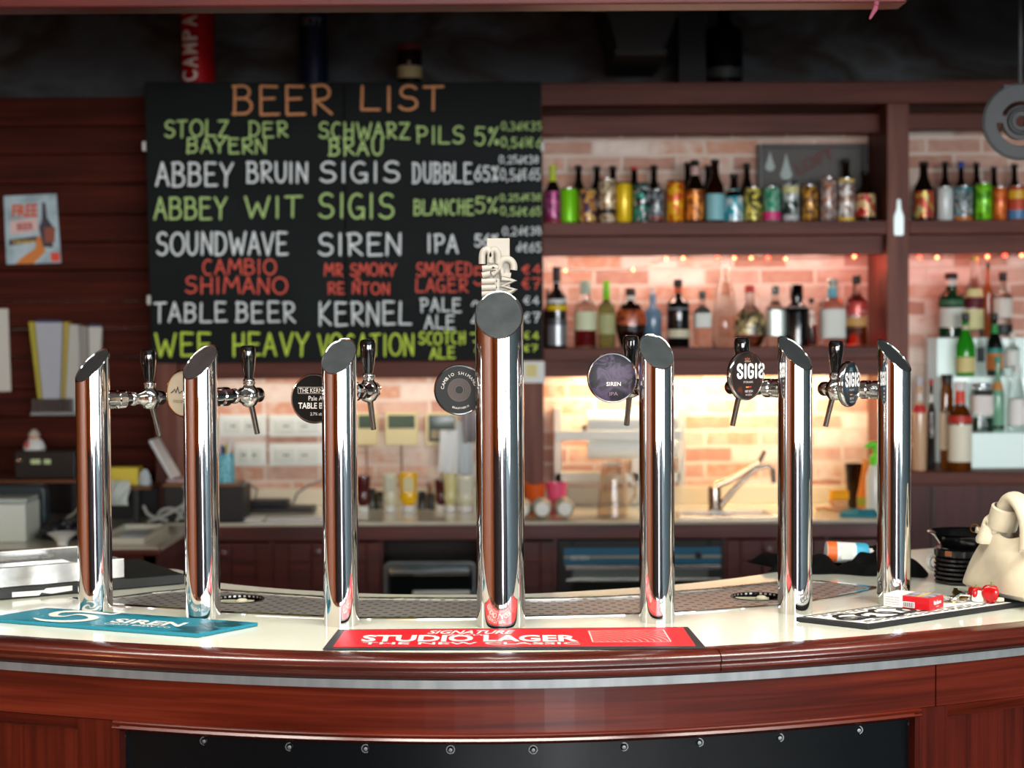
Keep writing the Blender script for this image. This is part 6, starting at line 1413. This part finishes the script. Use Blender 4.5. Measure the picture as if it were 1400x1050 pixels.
# side table with yellow note box and white bag
t = thing('side_table', 'small brown topped table on a black leg between the first two taps', 'table', (P(180, 720, 5.6).x, 5.66, zL))
MB().box((P(120, 668, 5.6).x, 5.6, P(180, 670, 5.6).z), (P(206, 668, 5.6).x, 5.77, P(180, 665.5, 5.6).z)).build('table_top', mat('#6a3d22', .45), t, bevel=.002)
MB().box((P(182, 690, 5.6).x, 5.61, zq), (P(188.5, 690, 5.6).x, 5.63, P(180, 670, 5.6).z)).build('leg', mat('#23282b', .4), t)
MB().box((P(122, 690, 5.6).x, 5.74, zq), (P(204, 690, 5.6).x, 5.76, P(180, 670, 5.6).z)).build('back_board', mat('#0d0c0c', .6), t)
zt3 = P(180, 665.5, 5.6).z + .0005
t = thing('yellow_box', 'yellow cardboard box on the small table', 'box', (P(172, 655, 5.68).x, 5.68, zt3))
h_ = P(172, 638, 5.68).z - zt3
MB().box((-.05, -.03, 0), (.048, .04, h_ - .002)).build('carton', mat('#d9c33c', .5), t, world=False, bevel=.002)
MB().box((-.051, -.031, h_ - .006), (.049, .041, h_)).build('lid', mat('#d2bb34', .5), t, world=False, bevel=.001)
t = thing('crumpled_tissue', 'crumpled white tissue right of the yellow box', 'tissue', (P(199, 660, 5.66).x - .002, 5.66, zt3))
vs = []; fs = []
for j in range(m_ + 1):
    for i in range(n):
        th = 2 * pi * i / n; ph = pi / 2 * j / m_; r = .021 * cos(ph) * (1 + .22 * sin(5 * th + 3 * j)); vs.append((r * cos(th), r * .9 * sin(th), .045 * sin(ph) * (1 + .2 * sin(4 * th))))
for j in range(m_):
    for i in range(n): fs.append((j * n + i, j * n + (i + 1) % n, (j + 1) * n + (i + 1) % n, (j + 1) * n + i))
fs.append(tuple(reversed(range(n))))
MB().add(vs, fs, None, 0, True).build('tissue', mat('#c3cdd0', .7), t, world=False)
t = thing('plastic_bag', 'white plastic carrier bag draped over the edge of the small table', 'bag', (P(160, 668, 5.58).x, 5.58, zL))
vs = []; fs = []; n2, m2 = 16, 12
for side in (0, .03):
    for j in range(m2 + 1):
        v = j / m2
        for i in range(n2 + 1):
            u = i / n2; p = P(140 + 36 * u + 2 * sin(v * 6), 657 + 34 * v, 5.56 + side - .02 * sin(pi * u) * sin(pi * v) * (1 if side == 0 else -1) + .003 * sin(u * 17 + v * 9)); vs.append(p)
k = (n2 + 1) * (m2 + 1)
for j in range(m2):
    for i in range(n2):
        a = j * (n2 + 1) + i; fs.append((a, a + n2 + 1, a + n2 + 2, a + 1)); fs.append((k + a, k + a + 1, k + a + n2 + 2, k + a + n2 + 1))
bd = [i for i in range(n2 + 1)] + [(j + 1) * (n2 + 1) - 1 for j in range(1, m2 + 1)] + [m2 * (n2 + 1) + i for i in range(n2 - 1, -1, -1)] + [j * (n2 + 1) for j in range(m2 - 1, 0, -1)]
for a, b in zip(bd, bd[1:] + bd[:1]): fs.append((a, b, k + b, k + a))
MB().add(vs, fs, None, 0, True).build('bag_body', mat('#c2cbc2', .45), t)
t = thing('serving_tray', 'pale shallow rectangular tray on the end of the left counter', 'tray', (P(180, 735, 5.2).x, 5.15, zq))
b = MB(); x0, x1 = P(140, 735, 5.1).x, P(205, 735, 5.1).x
b.box((x0, 5.02, zq), (x1, 5.38, zq + .004))
for e in ((x0, 5.02, x0 + .008, 5.38), (x1 - .008, 5.02, x1, 5.38), (x0 + .008, 5.02, x1 - .008, 5.028), (x0 + .008, 5.372, x1 - .008, 5.38)): b.box((e[0], e[1], zq + .004), (e[2], e[3], zq + .022))
b.build('tray', mat('#c9c9b9', .3), t, bevel=.002)
MB().box((x0 + .03, 5.2, zq + .0042), (x1 - .03, 5.35, zq + .008)).build('paper', mat('#aebcc6', .5), t)

# ------------------------------------------------------------------ sink end
zk_ = ztop + .0005
def cup(label, x, top, w, m, Y=5.75):
    t, H = root_at('plastic_cup', label, 'cup', x, top, zk_, Y, 'coloured plastic cups'); R = w / 2 * Y / FPX
    MB().lathe([(0, 0), (R * .68, 0), (R, H), (R * .95, H), (R * .64, .004), (0, .004)], 28).build('cup_wall', m, t, world=False)
    MB().lathe([(R * .98, H - .003), (R * 1.02, H - .0015), (R * .98, H)], 28).build('rim', m, t, world=False)
cup('orange plastic cup beside the centre tap', 731, 661, 30, mat('#d8560c', .35, coat=.3)); cup('pink plastic cup right of the orange one', 761, 660, 30, mat('#e2527c', .35, coat=.3), 5.76)
for i, (x, y) in enumerate(((713, 702), (741, 703), (772, 703))):
    Yg = 5.62; R = 14.5 * Yg / FPX
    t = thing('shot_glass', ['white shot cup lying on its side beside the centre tap', 'white shot cup lying on its side in front of the orange cup', 'white shot cup lying on its side in front of the pink cup'][i], 'cup', (P(x, y, Yg).x, Yg, zk_), 0, 'white shot cups lying on the back counter')
    Mx = T(0, 0, R) @ RX(-pi / 2)
    MB().lathe([(0, -.03), (R * .7, -.03), (R * .75, -.026), (R, .03), (R * .93, .03), (R * .68, -.02), (0, -.02)], 28, Mx).build('cup_wall', mat('#cfd3c2', .2, trans=.25), t, world=False)
    MB().lathe([(0, -.0315), (R * .62, -.031), (R * .66, -.029), (0, -.029)], 24, Mx).build('base_disc', mat('#eef0e8', .3), t, world=False)
# roll dispenser on the wall
t = thing('roll_dispenser', 'white wall rack with two paper rolls above the sink', 'paper roll rack', P(810, 620, 6.02).to_tuple())
b = MB()
for xx, lean in ((762, 4), (868, 2), (930, 2)):
    p0, p1 = P(xx, 556, 6.03), P(xx + lean, 663, 6.03); MB().box((p0.x - .014, 6.0, p1.z), (p0.x + .014, 6.09, p0.z)).build('upright', mat('#e4ddd0', .45), t, bevel=.003)
RW = mat('#dfe5e0', .6)
for (y0, y1, nm) in ((562, 594, 'paper_roll'), (600, 628, 'paper_roll')):
    p0, p1 = P(804, y0, 5.96), P(926, y1, 5.96); R = (p0.z - p1.z) / 2
    MB().lathe([(.012, 0), (R, 0), (R, p1.x - p0.x), (.012, p1.x - p0.x)], 28, T(p0.x, 6.0, (p0.z + p1.z) / 2) @ RY(pi / 2)).build(nm, RW, t)
for (y0, y1) in ((588, 601), (647, 660)):
    p0, p1 = P(758, y0, 5.98), P(932, y1, 5.98); MB().box((p0.x, 5.95 if y0 < 600 else 6.0, p1.z), (p1.x, 6.09 if y0 > 600 else 5.965, p0.z)).build('cross_rail', mat('#dfe3da', .45), t, bevel=.003)
p0 = P(800, 584, 5.96); MB().box((p0.x - .012, 5.948, p0.z - .01), (p0.x + .006, 5.966, p0.z + .008)).build('catch', mat('#6a6a60', .5), t)
# upturned glass jug
t, H = root_at('glass_jug', 'upturned clear ribbed glass jug by the fifth tap', 'jug', 838, 632, zk_, 5.72, None); R = 21 * 5.72 / FPX
MB().lathe([(R * 1.05, 0), (R, .02), (R * .85, H * .7), (R * .72, H * .95), (R * .66, H), (0, H), (0, H - .01), (R * .6, H - .012), (R * .78, H * .68), (R * .94, .02), (R * .98, 0)], 28).build('glass', mat('#f0e6dc', .03, trans=1.0, ior=1.4), t, world=False)
MB().tube([(R * .9, -.0, H * .8), (R * 1.35, -.01, H * .74), (R * 1.4, -.01, H * .35), (R * .98, 0, H * .22)], .006, 8).build('handle', mat('#f0e6dc', .03, trans=1.0, ior=1.4), t, world=False)
# mixer tap
MT = mat('#9f9488', .2, 1.0)
Yt = 5.85; t, H = root_at('sink_mixer_tap', 'chrome single lever mixer tap over the sink', 'tap', 977, 664, zk_, Yt, None); s_ = Yt / FPX
MB().lathe([(11 * s_, 0), (11 * s_, .004), (9 * s_, .006), (9 * s_, H * .88), (8.4 * s_, H * .95), (6 * s_, H), (0, H)], 24).build('tap_body', MT, t, world=False)
lo_ = lambda x, y: P(x, y, Yt) - t.location
MB().tube([Vector((0, 0, H * .96)), lo_(1000, 655), lo_(1038, 632)], [6 * s_, 4.5 * s_, 3.2 * s_], 10).build('lever', mat('#d9c4a8', .2, 1.0), t, world=False)
MB().tube([lo_(1038, 632), lo_(1046, 616)], [3.2 * s_, 3 * s_], 10).build('lever_tip', mat('#5a5450', .3, .8), t, world=False)
MB().tube([lo_(983, 694), lo_(1010, 662), lo_(1034, 641), lo_(1050, 636), lo_(1056, 642)], [4.4 * s_, 4 * s_, 3.8 * s_, 3.8 * s_, 3.6 * s_], 12).build('spout', MT, t, world=False)
MB().tube([lo_(1056, 641), lo_(1058, 660)], [4.2 * s_, 4 * s_], 12).build('aerator', mat('#cfcac4', .15, 1.0), t, world=False)
# sink rim set in the counter
sk = thing('sink', 'stainless sink rim set into the back counter below the mixer tap', 'sink', (P(1010, 708, 5.7).x, 5.7, ztop))
x0, x1 = P(925, 708, 5.7).x, P(1058, 708, 5.7).x
b = MB()
for e in ((x0, 5.6, x1, 5.62), (x0, 5.78, x1, 5.8), (x0, 5.62, x0 + .02, 5.78), (x1 - .02, 5.62, x1, 5.78)): b.box((e[0], e[1], ztop + .0004), (e[2], e[3], ztop + .006))
b.build('rim', STEEL, sk, bevel=.002)
MB().box((x0 + .02, 5.62, ztop + .0004), (x1 - .02, 5.78, ztop + .0014)).build('basin', mat('#8d8a84', .25, 1.0), sk)
# brush, sponge, pitcher, bottles, cloth by the post
t = thing('scrubbing_brush', 'round wooden scrubbing brush near the sixth tap', 'brush', (P(1145, 698, 5.8).x, 5.8, zk_)); s_ = 5.8 / FPX
MB().lathe([(0, 0), (16 * s_, 0), (16 * s_, 5 * s_), (10 * s_, 7 * s_), (12 * s_, 14 * s_), (14 * s_, 16 * s_), (0, 16 * s_)], 24).build('brush_block', mat('#d8aa80', .5), t, world=False)
MB().tube([(-14 * s_, 0, 4.5 * s_), (-30 * s_, -.01, 4 * s_)], 3.4 * s_, 8).build('handle', mat('#d8aa80', .5), t, world=False)
t = thing('sponge', 'bright yellow sponge on top of the wooden brush', 'sponge', (P(1147, 685, 5.8).x, 5.8, zk_ + 16.2 * s_))
MB().box((-12 * s_, -.02, 0), (12 * s_, .02, 10 * s_)).build('foam', mat('#f2ac0c', .8), t, world=False, bevel=.003)
MB().box((-12 * s_, -.02, 10 * s_), (12 * s_, .02, 12.5 * s_)).build('scouring_pad', mat('#d8980c', .9), t, world=False, bevel=.002)
t, H = root_at('pitcher', 'tall dark brown translucent pitcher behind the sponge', 'pitcher', 1170, 634, zk_, 5.9, None); R = 15 * 5.9 / FPX
MB().lathe([(0, 0), (R * .75, 0), (R, H), (R * .93, H), (R * .7, .005), (0, .005)], 26).build('pitcher_wall', mat('#24140f', .1, trans=.35), t, world=False)
MB().tube([(R * .95, 0, H * .85), (R * 1.5, .0, H * .8), (R * 1.45, 0, H * .4), (R * .85, 0, H * .3)], .005, 8).build('handle', mat('#24140f', .1, trans=.35), t, world=False)
t, H = root_at('spray_bottle', 'orange and green cleaning bottle beside the sixth tap', 'bottle', 1185, 628, zk_, 5.78, None); R = 13 * 5.78 / FPX
MB().lathe([(0, 0), (R, 0), (R, H * .3), (R * .75, H * .52), (R * .5, H * .8), (R * .45, H), (0, H)], 22, dy=.7).build('bottle_body', mat('#ee8a28', .35, coat=.2), t, world=False)
MB().lathe([(R * 1.01, H * .12), (R * 1.02, H * .28)], 22, dy=.7).build('label', mat('#a8b03a', .5), t, world=False)
t, H = root_at('soap_dispenser', 'white pump bottle with bright green pump beside the last tap', 'dispenser', 1197, 603, zk_, 5.72, None); s_ = 5.72 / FPX; R = 13 * s_
MB().lathe([(0, 0), (R, 0), (R, H * .5), (R * .6, H * .66), (R * .5, H * .68), (0, H * .68)], 24, dy=.75).build('bottle_body', mat('#d9ddd6', .3, coat=.3), t, world=False)
MB().lathe([(7.5 * s_, H * .67), (7.5 * s_, H * .8), (3 * s_, H * .82), (3 * s_, H * .9), (0, H * .9)], 18).build('collar', mat('#56d216', .35), t, world=False)
MB().tube([(4 * s_, 0, H * .94), (-6 * s_, 0, H * .955), (-14 * s_, 0, H * .92)], [4.5 * s_, 4.5 * s_, 2.5 * s_], 10).build('pump_head', mat('#56d216', .35), t, world=False)
t = thing('blue_cloth', 'teal dishcloth folded on the back counter beside the last tap', 'cloth', (P(1176, 706, 5.64).x, 5.64, zk_))
vs = []; fs = []; n, m_ = 24, 10
for j in range(m_ + 1):
    for i in range(n):
        th = 2 * pi * i / n; ph = pi / 2 * j / m_; r = cos(ph) ** .6; vs.append((.072 * r * cos(th) * (1 + .06 * sin(4 * th)), .04 * r * sin(th), .02 * sin(ph) * (1 + .3 * sin(3 * th + j))))
for j in range(m_):
    for i in range(n): fs.append((j * n + i, j * n + (i + 1) % n, (j + 1) * n + (i + 1) % n, (j + 1) * n + i))
fs.append(tuple(reversed(range(n))))
MB().add(vs, fs, None, 0, True).build('fabric', mat('#2a8798', .8), t, world=False)
# small things fixed to the posts
t = thing('bottle_opener', 'pale bottle-shaped opener plate fixed to the wide post', 'bottle opener', P(1229, 297, YS).to_tuple()); s_ = YS / FPX
p = P(1229, 322, YS - .004)
MB().prism([(p.x + a * s_, p.z + b * s_) for a, b in ((-5, 0), (5, 0), (6.8, 2), (6.8, 26), (5.5, 30), (3.2, 36), (2.6, 48), (1.6, 49.5), (-1.6, 49.5), (-2.6, 48), (-3.2, 36), (-5.5, 30), (-6.8, 26), (-6.8, 2))], YS - .004, YS - .0005).build('plate', mat('#c4d2d0', .35, .3), t, bevel=.001)
for a in (8, 44): MB().lathe([(0, 0), (.0025, 0), (.0025, .001), (0, .0015)], 10, T(p.x, YS - .004, p.z + a * s_) @ RX(pi / 2)).build('screw', mat('#8d9696', .3, .8), t)
t = thing('paper_note', 'white note with yellow patch stuck under the chalkboard corner', 'note', P(732, 508, YS).to_tuple())
b = MB(); vbox(b, 706, 494, 744.5, 523.5, YS - .003, YS - .0005); b.build('sheet', mat('#dfe2de', .6), t)
b = MB(); vbox(b, 719, 498, 734, 515, YS - .0038, YS - .0029); b.build('yellow_patch', mat('#d9cf8a', .6), t)
